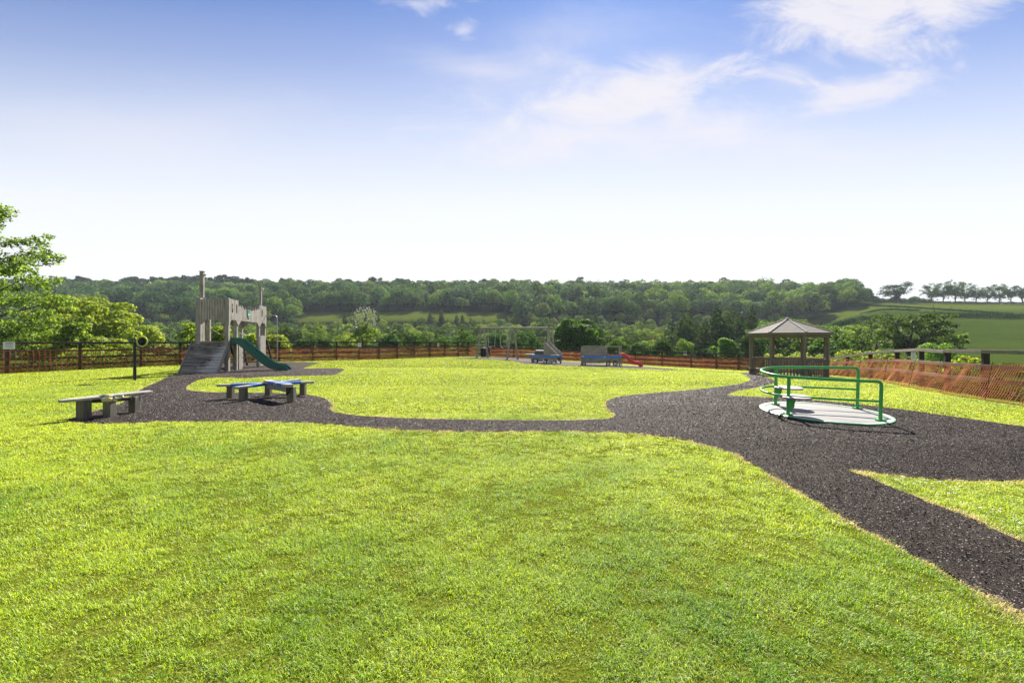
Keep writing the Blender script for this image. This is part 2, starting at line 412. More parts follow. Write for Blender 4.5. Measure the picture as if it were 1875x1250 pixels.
# ------------------------------------------------------------------ rubber outline (traced once, laid on the ground as real coordinates)
MAIN_PX = [(122, 772), (160, 775.5), (230, 776), (300, 773), (375, 773), (450, 773), (530, 774.5), (600, 777), (650, 783), (700, 786.5),
    (780, 790), (870, 791.5), (960, 791), (1050, 791), (1130, 793), (1190, 797), (1250, 806), (1310, 821), (1350, 835), (1380, 853),
    (1430, 883), (1480, 911), (1530, 940), (1590, 974), (1650, 1007), (1710, 1039), (1770, 1072), (1830, 1105), (1875, 1131), (2050, 1225),
    (2300, 1190), (2080, 1080), (1875, 997), (1820, 971), (1750, 941), (1700, 923), (1640, 897), (1590, 877), (1556, 863),
    (1600, 867.5), (1660, 874), (1720, 879), (1800, 881.5), (1875, 881), (2050, 876), (2250, 866), (2250, 830), (2050, 801), (1875, 783), (1800, 772), (1720, 761),
    (1680, 755), (1600, 745), (1500, 735), (1397, 728.5), (1345, 726), (1331, 723), (1345, 717.5), (1380, 711), (1407, 705), (1420, 701), (1413, 696), (1401, 690.5), (1394, 686.5),
    (1382, 683.5), (1355, 684), (1365, 689), (1373, 694), (1372, 698), (1361, 702.5), (1340, 706.5), (1300, 711.5), (1250, 716.5), (1190, 721.5), (1140, 726.5),
    (1118, 732), (1110, 739), (1111, 748), (1122, 757), (1126, 763), (1112, 768), (1060, 771), (960, 771), (860, 770), (760, 768),
    (690, 765), (640, 761), (614, 756.5), (603, 750), (607, 742), (600, 734), (582, 727.5), (552, 723), (490, 721), (430, 720),
    (389, 719.5), (360, 718), (340, 714), (345, 706), (363, 697), (386, 692.5), (415, 692), (450, 693.2), (492, 690.5), (530, 689.5),
    (600, 688), (616, 686), (630, 678.5), (626, 676), (600, 675), (560, 675.8), (556, 674.5), (570, 669), (582, 665.6), (560, 664.2), (500, 664), (440, 665), (380, 669), (345, 676),
    (333, 686), (312, 689), (300, 694.5), (285, 702), (260, 713), (247, 722), (226, 737.5), (195, 748), (163, 757.5), (140, 765)]
STRIP_PX = [(838, 656.0), (880, 654.9), (935, 655.2), (985, 658.5), (1063, 664.5), (1120, 668.5), (1175, 672), (1228, 676), (1228, 678.3),
    (1144, 675.2), (1063, 671.6), (1014, 669.6), (960, 666.5), (930, 660.5), (880, 658.2), (840, 657.6)]
def outline(pxs, step=.12, amp=.02, seed=1):
    rng = random.Random(seed); P = [G(*p) for p in pxs]; out = []; n = len(P)
    for i in range(n):
        p0, p1, p2, p3 = [np.array(P[(i + k) % n]) for k in (-1, 0, 1, 2)]
        L = np.linalg.norm(p2 - p1); m = max(1, min(60, int(L / step)))
        sharp = L > 3
        for k in range(m):
            t = k / m
            if True:   # centripetal-ish blend of line and Catmull-Rom to round the corners
                cr = .5 * ((2 * p1) + (-p0 + p2) * t + (2 * p0 - 5 * p1 + 4 * p2 - p3) * t * t + (-p0 + 3 * p1 - 3 * p2 + p3) * t ** 3)
                ln = p1 + (p2 - p1) * t
                d0, d3 = np.linalg.norm(p1 - p0), np.linalg.norm(p3 - p2)
                w = .8 if (L < 2.5 * max(d0, .1) and L < 2.5 * max(d3, .1) and not sharp) else .0
                q = cr * w + ln * (1 - w)
            out.append((q[0] + rng.uniform(-amp, amp), q[1] + rng.uniform(-amp, amp)))
    return np.array(out)
MAIN = outline(MAIN_PX); STRIP = outline(STRIP_PX, .3, .03, 2)
def in_poly(x, y, poly):
    inside = np.zeros(len(x), bool); n = len(poly); j = n - 1
    bb = (x >= poly[:, 0].min()) & (x <= poly[:, 0].max()) & (y >= poly[:, 1].min()) & (y <= poly[:, 1].max())
    idx = np.nonzero(bb)[0]; xs, ys = x[idx], y[idx]; ins = np.zeros(len(idx), bool)
    for i in range(n):
        xi, yi = poly[i]; xj, yj = poly[j]
        c = ((yi > ys) != (yj > ys)) & (xs < (xj - xi) * (ys - yi) / (yj - yi + 1e-12) + xi)
        ins ^= c; j = i
    inside[idx] = ins; return inside
def poly_dist(x, y, poly):
    d = np.full(len(x), 9.0)
    n = len(poly)
    for i in range(n):
        ax, ay = poly[i]; bx, by = poly[(i + 1) % n]; dx, dy = bx - ax, by - ay; L = dx * dx + dy * dy + 1e-12
        t = np.clip(((x - ax) * dx + (y - ay) * dy) / L, 0, 1)
        d = np.minimum(d, np.hypot(x - ax - t * dx, y - ay - t * dy))
    return d

# ------------------------------------------------------------------ fence line (left + back run, then the right run)
def fpt(px, base=None, Y=None):
    if base is not None: return G(px, base)
    return ((px - 937) / F_PX * Y, Y)
FENCE_A = [(-23.5, 10.2), (-22.6, 13.9), fpt(13, 685), fpt(146, 677.8), fpt(258, 672), fpt(330, 668.8), (-17.8, 27.3), fpt(511, 662.5), fpt(573, 661), fpt(616, 659.8), fpt(658, 659),
    fpt(694, 658.2), fpt(727, 657.2), fpt(758, 655.9), fpt(787, 655), fpt(814, 654.2), fpt(838.7, 653.5), fpt(857, 653), (-2.2, 40.4), (0.2, 41), (2.6, 41.3), (5.0, 41.3),
    (7.4, 41), (9.6, 40.2), (11.8, 39.2), (13.9, 37.9), (15.9, 36.4), (17.4, 34.9), (18.3, 33.1), (18.9, 30.9)]
FENCE_B = [(18.9, 30.9), (19.2, 28.6), (18.9, 26.2), (18.2, 23.6), (17.2, 21.0), (16.1, 18.4), (14.95, 15.9), (13.5, 13.5), (12.75, 12.0), (12.25, 10.6), (11.95, 9.2), (11.9, 7.8), (12.2, 6.4), (12.8, 5.0), (13.6, 3.6)]
LAWN_POLY = np.array([(-26, -3)] + [(-24.2, 8)] + FENCE_A + FENCE_B[1:] + [(15, 0), (16, -3)])

# ------------------------------------------------------------------ ground sheet
def ground():
    xs = np.unique(np.round(np.concatenate([np.arange(-27, 27.01, .5), 27 + np.cumsum(1.0 * 1.07 ** np.arange(62)), -27 - np.cumsum(1.0 * 1.07 ** np.arange(62))]), 4))
    ys = np.unique(np.round(np.concatenate([np.arange(-6, 46.01, .5), 46 + np.cumsum(np.minimum(.8 * 1.05 ** np.arange(330), 5 + 20 * (np.arange(330) > 120)))]), 4))
    ys = ys[ys < 1500]
    X, Y = np.meshgrid(xs, ys); Z = gz(X, Y)
    V = np.stack([X, Y, Z], -1).reshape(-1, 3); nx = len(xs)
    I, J = np.meshgrid(np.arange(nx - 1), np.arange(len(ys) - 1)); a = (J * nx + I).ravel()
    F = np.stack([a, a + 1, a + nx + 1, a + nx], 1)
    cx = (X[:-1, :-1] + X[1:, 1:]).ravel() / 2; cy = (Y[:-1, :-1] + Y[1:, 1:]).ravel() / 2
    lawn = in_poly(cx, cy, LAWN_POLY)
    def sub(F): 
        u, inv = np.unique(F, return_inverse=True); return V[u], inv.reshape(F.shape)
    v, f = sub(F[lawn]); tag(mesh_np('lawn', v, f, lawn_mat(), smooth=True), kind='structure')
    v, f = sub(F[~lawn])
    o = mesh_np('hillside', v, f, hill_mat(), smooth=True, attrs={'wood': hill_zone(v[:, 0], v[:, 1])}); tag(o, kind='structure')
MEADOW_TOP = lambda x: 262 + 0.03 * x
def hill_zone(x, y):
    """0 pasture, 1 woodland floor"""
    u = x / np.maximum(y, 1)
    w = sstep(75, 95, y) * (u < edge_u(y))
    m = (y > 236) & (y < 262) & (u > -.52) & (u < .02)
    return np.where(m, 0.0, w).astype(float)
def edge_u(y):
    return np.interp(y, [60, 110, 150, 190, 235, 245, 300, 500], [.80, .78, .70, .70, .72, .86, .87, .87])
def lawn_mat():
    m, t, out = new_mat('mown_grass'); tc = t.new('ShaderNodeTexCoord'); v = tc.outputs['Object']
    n1 = t.noise(v, .35, 5, .6); n2 = t.noise(t.mapping(v, (1, 1.4, 1)), 3.2, 6, .7); n3 = t.noise(v, 38, 4, .75)
    c = t.mix(t.ramp(n1, [(.35, (0, 0, 0)), (.65, (1, 1, 1))]), (0.10, 0.13, 0.012, 1), (0.15, 0.17, 0.02, 1))
    c = t.mix(t.math('MULTIPLY', t.ramp(n2, [(.45, (0, 0, 0)), (.72, (1, 1, 1))]), .4), c, (0.27, 0.26, 0.06, 1))
    c = t.mix(t.ramp(n3, [(.3, (1, 1, 1)), (.55, (0, 0, 0))]), c, (0.05, 0.075, 0.012, 1))
    bsdf(t, out, c, 1.0, n3, .8, .03, spec=0.0); return m
def hill_mat():
    m, t, out = new_mat('pasture_and_wood_floor'); tc = t.new('ShaderNodeTexCoord'); v = tc.outputs['Object']
    at = t.new('ShaderNodeAttribute', attribute_name='wood')
    n1 = t.noise(t.mapping(v, (.5, 1.6, 1)), .03, 6, .65); n2 = t.noise(t.mapping(v, (1, 2.4, 1)), .25, 5, .7); n3 = t.noise(v, 2.5, 4, .7)
    sx = t.new('ShaderNodeSeparateXYZ'); t.link(v, sx.inputs[0])
    upf = t.ramp(t.math('DIVIDE', sx.outputs[1], 400.0), [(.49, (0, 0, 0)), (.53, (1, 1, 1))])
    c = t.mix(t.ramp(n1, [(.38, (0, 0, 0)), (.6, (1, 1, 1))]), (0.028, 0.056, 0.006, 1), (0.058, 0.092, 0.010, 1))
    c = t.mix(t.math('MULTIPLY', upf, .7), c, (0.120, 0.150, 0.018, 1))
    sc_ = t.noise(t.mapping(v, (1, 3.5, 1), (5, 9, 0)), .11, 6, .72)
    c = t.mix(t.ramp(sc_, [(.5, (0, 0, 0)), (.64, (.7,) * 3)]), c, (0.07, 0.075, 0.025, 1))
    c = t.mix(t.math('MULTIPLY', t.ramp(n2, [(.5, (0, 0, 0)), (.75, (1, 1, 1))]), .6), c, (0.05, 0.08, 0.02, 1))
    c = t.mix(t.math('MULTIPLY', n3, .35), c, (0.035, 0.055, 0.012, 1))
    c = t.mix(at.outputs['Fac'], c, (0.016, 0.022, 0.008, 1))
    bsdf(t, out, c, 1.0, n2, .6, .5, spec=0.0); return m
ground()

def rubber_mat():
    m, t, out = new_mat('shredded_rubber'); tc = t.new('ShaderNodeTexCoord'); v = tc.outputs['Object']
    vo = t.new('ShaderNodeTexVoronoi', feature='F1'); vo.inputs['Scale'].default_value = 62; vo.inputs['Randomness'].default_value = 1
    wob = t.new('ShaderNodeTexNoise'); wob.inputs['Scale'].default_value = 9; t.link(v, wob.inputs['Vector'])
    mixv = t.new('ShaderNodeVectorMath', operation='ADD'); t.link(t.mapping(v, (1, 1.9, 1)), mixv.inputs[0]); t.link(wob.outputs[1], mixv.inputs[1])
    t.link(mixv.outputs[0], vo.inputs['Vector'])
    sp = t.new('ShaderNodeSeparateColor'); t.link(vo.outputs['Color'], sp.inputs[0])
    c = t.ramp(sp.outputs[0], [(0, (0.004, 0.0035, 0.0035)), (.45, (0.022, 0.018, 0.017)), (.72, (0.060, 0.047, 0.042)), (.88, (0.14, 0.105, 0.088)), (.96, (0.23, 0.18, 0.145)), (1, (0.34, 0.27, .22))])
    n = t.noise(v, .8, 5, .6)
    c = t.mix(t.math('MULTIPLY', n, .22), c, (0.075, 0.062, 0.060, 1))
    big = t.noise(t.mapping(v, (1, 1.6, 1), (4, 2, 0)), .45, 6, .7)
    c = t.mix(t.ramp(big, [(.42, (0, 0, 0)), (.7, (.55,) * 3)]), c, (0.13, 0.112, 0.10, 1))
    c = t.mix(t.ramp(t.noise(v, 2.1, 4, .7), [(.3, (.5,) * 3), (.5, (0, 0, 0))]), c, (0.012, 0.010, 0.010, 1))
    h = t.math('ADD', sp.outputs[1], t.math('MULTIPLY', vo.outputs['Distance'], -1.2))
    c = t.mix(1.0, c, (.98, .88, .80, 1), 'MULTIPLY')
    bsdf(t, out, c, .8, h, 1.0, .012, spec=.15); return m
RUBM = rubber_mat()
def rubber(poly, name, up=.012, step=.5):
    x0, y0 = poly.min(0); x1, y1 = poly.max(0)
    X, Y = np.meshgrid(np.arange(x0, x1, step), np.arange(y0, y1, step)); X, Y = X.ravel(), Y.ravel()
    k = in_poly(X, Y, poly); X, Y = X[k], Y[k]
    k = poly_dist(X, Y, poly) > .08; X, Y = X[k], Y[k]
    n = len(poly); pts = [Vector(p) for p in poly] + [Vector(p) for p in zip(X, Y)]
    v, e, f, *_ = delaunay_2d_cdt(pts, [(i, (i + 1) % n) for i in range(n)], [], 1, 1e-5)
    v = np.array([(p.x, p.y, 0) for p in v]); v[:, 2] = near_z(v[:, 0], v[:, 1]) + up
    return tag(mesh_np(name, v, np.array([q for q in f if len(q) == 3]), RUBM, smooth=True), kind='structure')
rubber(MAIN, 'rubber_path'); rubber(STRIP, 'rubber_play_strip')

# ------------------------------------------------------------------ grass blades
def value_noise(x, y, s, seed=0):
    rng = np.random.default_rng(seed); T = rng.random((256, 256))
    xx, yy = x / s + 1000, y / s + 1000; xi, yi = np.floor(xx).astype(int), np.floor(yy).astype(int); fx, fy = xx - xi, yy - yi
    fx = fx * fx * (3 - 2 * fx); fy = fy * fy * (3 - 2 * fy)
    g = lambda i, j: T[(xi + i) % 256, (yi + j) % 256]
    return (g(0, 0) * (1 - fx) + g(1, 0) * fx) * (1 - fy) + (g(0, 1) * (1 - fx) + g(1, 1) * fx) * fy
def grass():
    rng = np.random.default_rng(5)
    PX, PY, PW, PH = [], [], [], []
    for y0, y1, dens, w, h in [(1.0, 3.0, 27000, .0026, .028), (3.0, 5.0, 18000, .0031, .028), (5.0, 8.0, 9000, .0042, .029), (8, 13, 3000, .0068, .032), (13, 22, 900, .0125, .034), (22, 42, 190, .023, .036)]:
        area = 1.42 * (y1 * y1 - y0 * y0); n = int(area * dens)
        Y = np.sqrt(rng.random(n) * (y1 * y1 - y0 * y0) + y0 * y0); X = (rng.random(n) * 2 - 1) * 1.42 * Y
        PX.append(X); PY.append(Y); PW.append(np.full(n, w)); PH.append(np.full(n, h))
    X, Y, W, H = map(np.concatenate, (PX, PY, PW, PH))
    inm = in_poly(X, Y, MAIN); ii = np.nonzero(inm & (Y < 12))[0]; dd = poly_dist(X[ii], Y[ii], MAIN[::2]) if len(ii) < 5e5 else np.concatenate([poly_dist(X[c], Y[c], MAIN[::2]) for c in np.array_split(ii, 12)])
    stray = rng.random(len(ii)) < .8 * np.exp(-(dd / (.004 + .075 * value_noise(X[ii], Y[ii], .16, 11) ** 2)) ** 2); inm[ii[stray]] = False
    k = in_poly(X, Y, LAWN_POLY) & ~inm & ~in_poly(X, Y, STRIP); X, Y, W, H = X[k], Y[k], W[k], H[k]
    # clumping: drop blades where the fine noise is low
    cl = value_noise(X, Y, .07, 1) * .6 + value_noise(X, Y, .22, 2) * .4
    k = rng.random(len(X)) < .12 + 1.9 * cl ** 1.6 + .5 * sstep(5, 12, Y); X, Y, W, H, cl = X[k], Y[k], W[k], H[k], cl[k]
    n = len(X)
    d = np.full(n, 9.0); near = Y < 14; 
    idx = np.nonzero(near)[0]
    sub = MAIN[::3]
    for c in np.array_split(idx, 40): d[c] = poly_dist(X[c], Y[c], sub)
    big = value_noise(X, Y, 2.3, 3) * .5 + value_noise(X, Y, .9, 4) * .5
    mid = value_noise(X, Y, .35, 6)
    streak = value_noise(X * .9 + Y * .25, Y * .9 - X * .25, 3.1, 14) * .3 + value_noise((X + Y * .3) * .35, (Y - X * .3) * 2.2, 1.4, 15) * .7
    H = H * (.35 + 1.3 * cl * (1 - .4 * sstep(5, 12, Y))) * rng.uniform(.6, 1.35, n)
    az = rng.uniform(0, 2 * np.pi, n) + 0.0; lean = rng.uniform(.55, 1.5, n)
    zg = near_z(X, Y)
    dx, dy = np.cos(az), np.sin(az); px_, py_ = -dy, dx
    base = np.stack([X, Y, zg - .003], 1)
    side = np.stack([px_, py_, np.zeros(n)], 1) * (W * rng.uniform(.6, 1.3, n))[:, None] * .5
    tip = base + np.stack([dx * np.sin(lean) * H, dy * np.sin(lean) * H, np.cos(lean) * H + .004], 1)
    curl = rng.uniform(-.35, .35, n) * H
    tip = tip + np.stack([px_ * curl, py_ * curl, np.zeros(n)], 1)
    mid_p = base + (tip - base) * .5 + np.stack([-px_ * curl * .3, -py_ * curl * .3, H * .26], 1)
    V = np.stack([base - side, base + side, mid_p + side * .8, tip, mid_p - side * .8], 1).reshape(-1, 3)
    b = np.arange(n) * 5
    F3 = np.stack([b, b + 1, b + 2, b, b + 2, b + 4, b + 4, b + 2, b + 3], 1).reshape(-1, 3)
    c0 = np.array([0.098, 0.192, 0.011]); c1 = np.array([0.295, 0.362, 0.020]); straw = np.array([0.34, 0.32, 0.11]); dk = np.array([0.030, 0.062, 0.008])
    t = np.clip(big * 1.25 - .22 + mid * .4 - .2 + rng.normal(0, .17, n) + np.clip((Y - 2.6) * .11, -.12, .6) + .55 * (streak - .5), 0, 1.1)[:, None]
    C = c0 * (1 - t) + c1 * t
    q = (rng.random(n) < .03 + .12 * np.clip(mid * 2 - 1, 0, 1))[:, None]; C = np.where(q, straw * rng.uniform(.6, 1.1, (n, 1)), C)
    q = (rng.random(n) < .05)[:, None]; C = np.where(q, np.array([0.22, 0.30, 0.10]) * rng.uniform(.6, 1.2, (n, 1)), C)
    q = (rng.random(n) < .17)[:, None]; C = np.where(q, dk * 1.5, C)
    e = (rng.random(n) < np.exp(-(d / (.02 + .11 * mid ** 1.5)) ** 2) * .85)[:, None]; C = np.where(e, np.array([0.33, 0.27, 0.165]) * rng.uniform(.7, 1.35, (n, 1)), C)
    C = np.repeat(np.concatenate([C, np.ones((n, 1))], 1), 5, 0)
    m, tt, out = new_mat('grass_blade'); at = tt.new('ShaderNodeAttribute', attribute_name='blade')
    p = tt.new('ShaderNodeBsdfPrincipled'); tt.link(at.outputs['Color'], p.inputs['Base Color']); p.inputs['Roughness'].default_value = .5; p.inputs['Specular IOR Level'].default_value = .25
    tr = tt.new('ShaderNodeBsdfTranslucent'); tt.link(tt.mix(1.0, at.outputs['Color'], (1.25, 1.15, .6, 1), 'MULTIPLY'), tr.inputs[0])
    mx = tt.new('ShaderNodeAddShader')
    tt.link(p.outputs[0], mx.inputs[0]); tt.link(tr.outputs[0], mx.inputs[1]); tt.link(mx.outputs[0], out.inputs[0])
    o = mesh_np('lawn_grass', V, F3, m, attrs={'blade': C}); tag(o, 'short mown yellow green grass blades covering the lawn', 'grass', kind='stuff')
    print('grass blades', n)
grass()

def rubber_chips():
    """loose shreds lying on the near part of the rubber"""
    rng = np.random.default_rng(8); XS, YS, SS = [], [], []
    for y0, y1, dn_, s_ in ((1.6, 6, 3800, 1.0), (6, 9, 1700, 1.5), (9, 13, 700, 2.2), (13, 20, 260, 3.4)):
        m_ = int(1.42 * (y1 * y1 - y0 * y0) * dn_); yy = np.sqrt(rng.random(m_) * (y1 * y1 - y0 * y0) + y0 * y0)
        YS.append(yy); XS.append((rng.random(m_) * 2.84 - 1.42) * yy); SS.append(np.full(m_, s_))
    X, Y, SC = map(np.concatenate, (XS, YS, SS))
    k = in_poly(X, Y, MAIN); X, Y, SC = X[k], Y[k], SC[k]; n = len(X)
    az = rng.uniform(0, np.pi, n); L = rng.uniform(.004, .012, n) * SC; W = rng.uniform(.0012, .0030, n) * SC; t = rng.uniform(-.5, .5, n)
    c = np.stack([X, Y, near_z(X, Y) + .016 + rng.uniform(0, .006, n)], 1)
    a = np.stack([np.cos(az) * L / 2, np.sin(az) * L / 2, np.sin(t) * L / 2], 1); b = np.stack([-np.sin(az) * W, np.cos(az) * W, rng.uniform(-.002, .004, n)], 1)
    V = np.stack([c - a - b, c + a - b, c + a + b, c - a + b], 1).reshape(-1, 3); F = np.arange(4 * n).reshape(-1, 4)
    r = rng.random(n) ** 2.4
    C = np.array([.010, .008, .008]) * (1 - r[:, None]) + np.array([.21, .165, .135]) * r[:, None]
    C = np.repeat(np.concatenate([C, np.ones((n, 1))], 1), 4, 0)
    m, tt, out = new_mat('rubber_shred'); at = tt.new('ShaderNodeAttribute', attribute_name='shred'); bsdf(tt, out, at.outputs['Color'], .6, spec=.3)
    tag(mesh_np('rubber_chippings', V, F, m, attrs={'shred': C}), 'loose brown and black rubber shreds lying on the dark path', 'rubber chippings', kind='stuff')
rubber_chips()

def daisies():
    rng = np.random.default_rng(12); mb = MB(); spots = []
    poly = np.array([G(*p) for p in [(1590, 872), (1700, 884), (1875, 890), (1990, 905), (1990, 1015), (1875, 985), (1760, 935), (1650, 893)]])
    while len(spots) < 85:
        cx, cy = rng.uniform(poly[:, 0].min(), poly[:, 0].max()), rng.uniform(poly[:, 1].min(), poly[:, 1].max())
        for _ in range(rng.integers(1, 6)):
            x, y = cx + rng.normal(0, .09), cy + rng.normal(0, .09)
            if in_poly(np.array([x]), np.array([y]), poly)[0] and not in_poly(np.array([x]), np.array([y]), MAIN)[0]: spots.append((x, y))
    for px, py in [(588, 866), (592, 864), (1535, 966), (1548, 970), (1560, 968), (1525, 962)]: spots.append(G(px, py))
    for x, y in spots:
        z = float(near_z(x, y)) + .04; r = rng.uniform(.009, .014); ang = rng.uniform(0, 6); tx, ty = rng.uniform(-.3, .3, 2)
        rim = []
        for k in range(16):
            a = ang + k * math.pi / 8; rr = r if k % 2 else r * .6
            dx, dy = rr * math.cos(a), rr * math.sin(a); rim.append((x + dx, y + dy, z + tx * dx + ty * dy))
        mb.add([(x, y, z)] + rim, [(0, 1 + k, 1 + (k + 1) % 16) for k in range(16)])
        mb.lathe([(r * .34, -.001), (r * .3, .003), (r * .1, .004)], (x, y, z), seg=6, mi=1)
    tag(mb.build('daisies', [plain('daisy_petal', (.8, .8, .8), .7), plain('daisy_heart', (.7, .5, .05), .7)]), 'scattered white daisies flowering in the lawn grass', 'daisies', kind='stuff')
daisies()

# ------------------------------------------------------------------ play tower with ramp and slide
def play_tower():
    rz = math.radians(10.5)
    root = empty('play_tower', (-13.16, 19.0, 0), rz, 'weathered grey wooden castle climbing tower with climbing ramp, green slide and two tall posts', 'play tower')
    # local frame: x to the right (towards the slide), y away along the long side; origin = near right corner
    W, S1, S2, S3 = 1.34, .95, 3.35, 4.28
    rng = random.Random(3)
    def post(x, y, h, w=.14, name='post', mat='grey_z', z0=-.1):
        m = MB(); m.beam((x, y, z0), (x, y, h), w, w); return m.build(name, MATS[mat], root, .012)
    post(-.08, .08, 3.42, .17); post(-W + .09, .09, 3.40, .2); post(-W + .09, .0 + .02, 4.62, .001 + .0) if False else None
    post(-W + .10, S1 - .07, 3.36, .14); post(-.07, S1 - .07, 3.38, .14)
    post(-.07, S2 + .07, 3.36, .14); post(-.07, S3 - .07, 3.38, .14); post(-W + .10, S2 + .07, 3.2, .14); post(-W + .10, S3 - .07, 3.38, .14)
    for x, y, h, w in ((-W + .10, .31, 4.64, .15), (-.20, S3 - .23, 4.46, .13)):
        m = MB(); m.beam((x, y, -.1), (x, y, h), w, w); m.beam((x, y, h + .012), (x, y, h + .03), w + .05, w + .05)
        o = m.build('mast', MATS['grey_z'], root, .01); 
        k = MB(); k.lathe([(.02, 0), (.055, .01), (.06, .05), (.03, .09)], (x + w / 2 + .01, y, h - .14), (1, 0, 0), 12)
        k.build('knob', MATS['seat_white'], o, smooth=True)
    def panel(p0, p1, zb, tops, n, name='parapet', t=.028, bracket=True, slot=None, nrm=(1, 0, 0), amp=.02):
        """vertical planks between p0 and p1; tops(t)->height; corner brackets make the arch below"""
        m = MB(); p0, p1 = Vector(p0), Vector(p1); L = (p1 - p0).length; d = (p1 - p0) / L; w = L / n
        for i in range(n):
            tc_ = (i + .5) / n; zt = tops(tc_) + rng.uniform(-amp, amp); z0 = zb
            if slot and i in slot:
                c = p0 + d * w * (i + .5)
                m.beam((c.x, c.y, z0), (c.x, c.y, z0 + .35), t, w * .93, up=tuple(d)); m.beam((c.x, c.y, zt - .22), (c.x, c.y, zt), t, w * .93, up=tuple(d)); continue
            c = p0 + d * w * (i + .5) + Vector(nrm) * rng.uniform(-.004, .004)
            m.beam((c.x, c.y, z0), (c.x, c.y, zt), t, w * .93, up=tuple(d))
            if rng.random() < .0: pass
        if bracket:
            b = .26; off = Vector(nrm) * t * .8
            for q, s in ((p0, 1), (p1, -1)):
                a = q - off * .5
                m.prism([(a.x, a.y, zb - .004), (a.x + d.x * s * b, a.y + d.y * s * b, zb - .004), (a.x, a.y, zb - b)], off)
        return m.build(name, MATS['grey_z'], root, .004)
    cren = lambda t: 3.36 + (.04 if int(t * 12) % 3 else -.02)
    panel((-W + .2, -.005, 0), (-.17, -.005, 0), 2.41, cren, 9, nrm=(0, 1, 0))
    panel((.012, 0, 0), (.012, S1, 0), 2.41, lambda t: 3.40 - .04 * t, 7, slot=(2, 5), nrm=(-1, 0, 0))
    panel((.010, S1 + .003, 0), (.010, S2 - .003, 0), 2.41, lambda t: 3.15 - .17 * math.sin(math.pi * min(1, t * 1.05)) + (.03 if int(t * 17) % 2 else -.02), 17, name='bridge_parapet', nrm=(-1, 0, 0), amp=.012)
    panel((.012, S2, 0), (.012, S3, 0), 2.41, lambda t: 3.36, 7, slot=(2,), nrm=(-1, 0, 0))
    panel((-W, 0.1, 0), (-W, S1, 0), 2.41, lambda t: 3.36, 7, nrm=(1, 0, 0))
    panel((-W, S2, 0), (-W, S3, 0), 2.41, lambda t: 3.36, 7, nrm=(1, 0, 0))
    panel((-W, S1 + .003, 0), (-W, S2 - .003, 0), 2.5, lambda t: 3.12 - .12 * math.sin(math.pi * t), 15, name='bridge_parapet', nrm=(1, 0, 0))
    panel((-W + .17, S3, 0), (-.14, S3, 0), 2.41, lambda t: 3.36, 8, nrm=(0, -1, 0))
    # walls below the parapets
    panel((.012, S2 + .1, 0), (.012, S3 - .1, 0), 0.05, lambda t: 1.72, 6, name='side_panel', bracket=False)
    panel((.012, S1 + .05, 0), (.012, S1 + .42, 0), 0.02, lambda t: 1.3, 3, name='side_panel', bracket=False)
    panel((-W, .1, 0), (-W, S1 - .14, 0), 1.43, lambda t: 2.405, 6, name='side_panel', bracket=False)
    # decks
    for y0, y1 in ((0, S1), (S2, S3)):
        m = MB(); n = 8
        for i in range(n): x = -W + (i + .5) * W / n; m.box((x, (y0 + y1) / 2, 1.37), (W / n * .94, y1 - y0 - .01, .04))
        m.beam((-W + .02, y0 + .14, 1.30), (-.02, y0 + .14, 1.30), .05, .1); m.beam((-W + .02, y1 - .14, 1.30), (-.02, y1 - .14, 1.30), .05, .1)
        m.build('deck', MATS['brown_y'], root, .004)
    m = MB()
    for i in range(16):
        y = S1 + (i + .5) * (S2 - S1) / 16; z = 1.33 - .14 * math.sin(math.pi * (i + .5) / 16); m.box((-W / 2 - .03, y, z), (W - .3, .12, .035))
    m.build('bridge_deck', MATS['brown_x'], root, .004)
    for x in (-W + .2, -.16):
        m = MB(); m.tube([(x, S1 + (S2 - S1) * k / 10, 2.0 - .28 * math.sin(math.pi * k / 10)) for k in range(11)], .013, 6); m.build('rope', MATS['rope'], root, smooth=True)
    # roundels
    o = MB(); o.lathe([(.19, 0), (.20, .02), (.155, .03), (.15, .012)], (-W + .03, .42, 1.98), (1, 0, 0), 24)
    rd = o.build('roundel_ring', MATS['emblem_green'], root, smooth=True)
    o = MB(); o.lathe([(.145, .0), (.145, .016)], (-W + .03, .42, 1.98), (1, 0, 0), 24); o.build('roundel_disc', MATS['clear_panel'], rd)
    o = MB(); o.lathe([(.13, 0), (.13, .02)], (-.55, S1 - .02, 2.0), (-.3, -1, 0), 20); o.build('orange_disc', MATS['orange_disc'], root, smooth=True)
    # shield emblem on the bridge
    def shield(s, x, yc=2.02, zc=2.80):
        return [(x, yc - .17 * s, zc + .22 * s), (x, yc + .17 * s, zc + .22 * s), (x, yc + .17 * s, zc - .04 * s), (x, yc + .10 * s, zc - .18 * s), (x, yc, zc - .26 * s), (x, yc - .10 * s, zc - .18 * s), (x, yc - .17 * s, zc - .04 * s)]
    m = MB(); m.prism(shield(1, .03), (.02, 0, 0)); em = m.build('shield_emblem', MATS['emblem_green'], root, .004)
    m = MB(); m.prism([(.052, 1.90, 2.72), (.052, 2.14, 2.72), (.052, 2.14, 2.85), (.052, 2.06, 2.80), (.052, 2.02, 2.87), (.052, 1.98, 2.80), (.052, 1.90, 2.85)], (.004, 0, 0)); m.build('emblem_crown', MATS['clear_panel'], em)
    m = MB(); m.prism([(.052, 1.95, 2.66), (.052, 2.09, 2.66), (.052, 2.02, 2.58)], (.004, 0, 0)); m.build('emblem_mark', MATS['clear_panel'], em)
    # ramp
    m = MB(); top = (0.10, 1.41); bot = (-.99, -.06)
    n = 12; d = Vector((0, bot[0] - top[0], bot[1] - top[1])); L = d.length; dn = d.normalized(); nm = Vector((0, dn.z, -dn.y)); 
    if nm.z < 0: nm = -nm
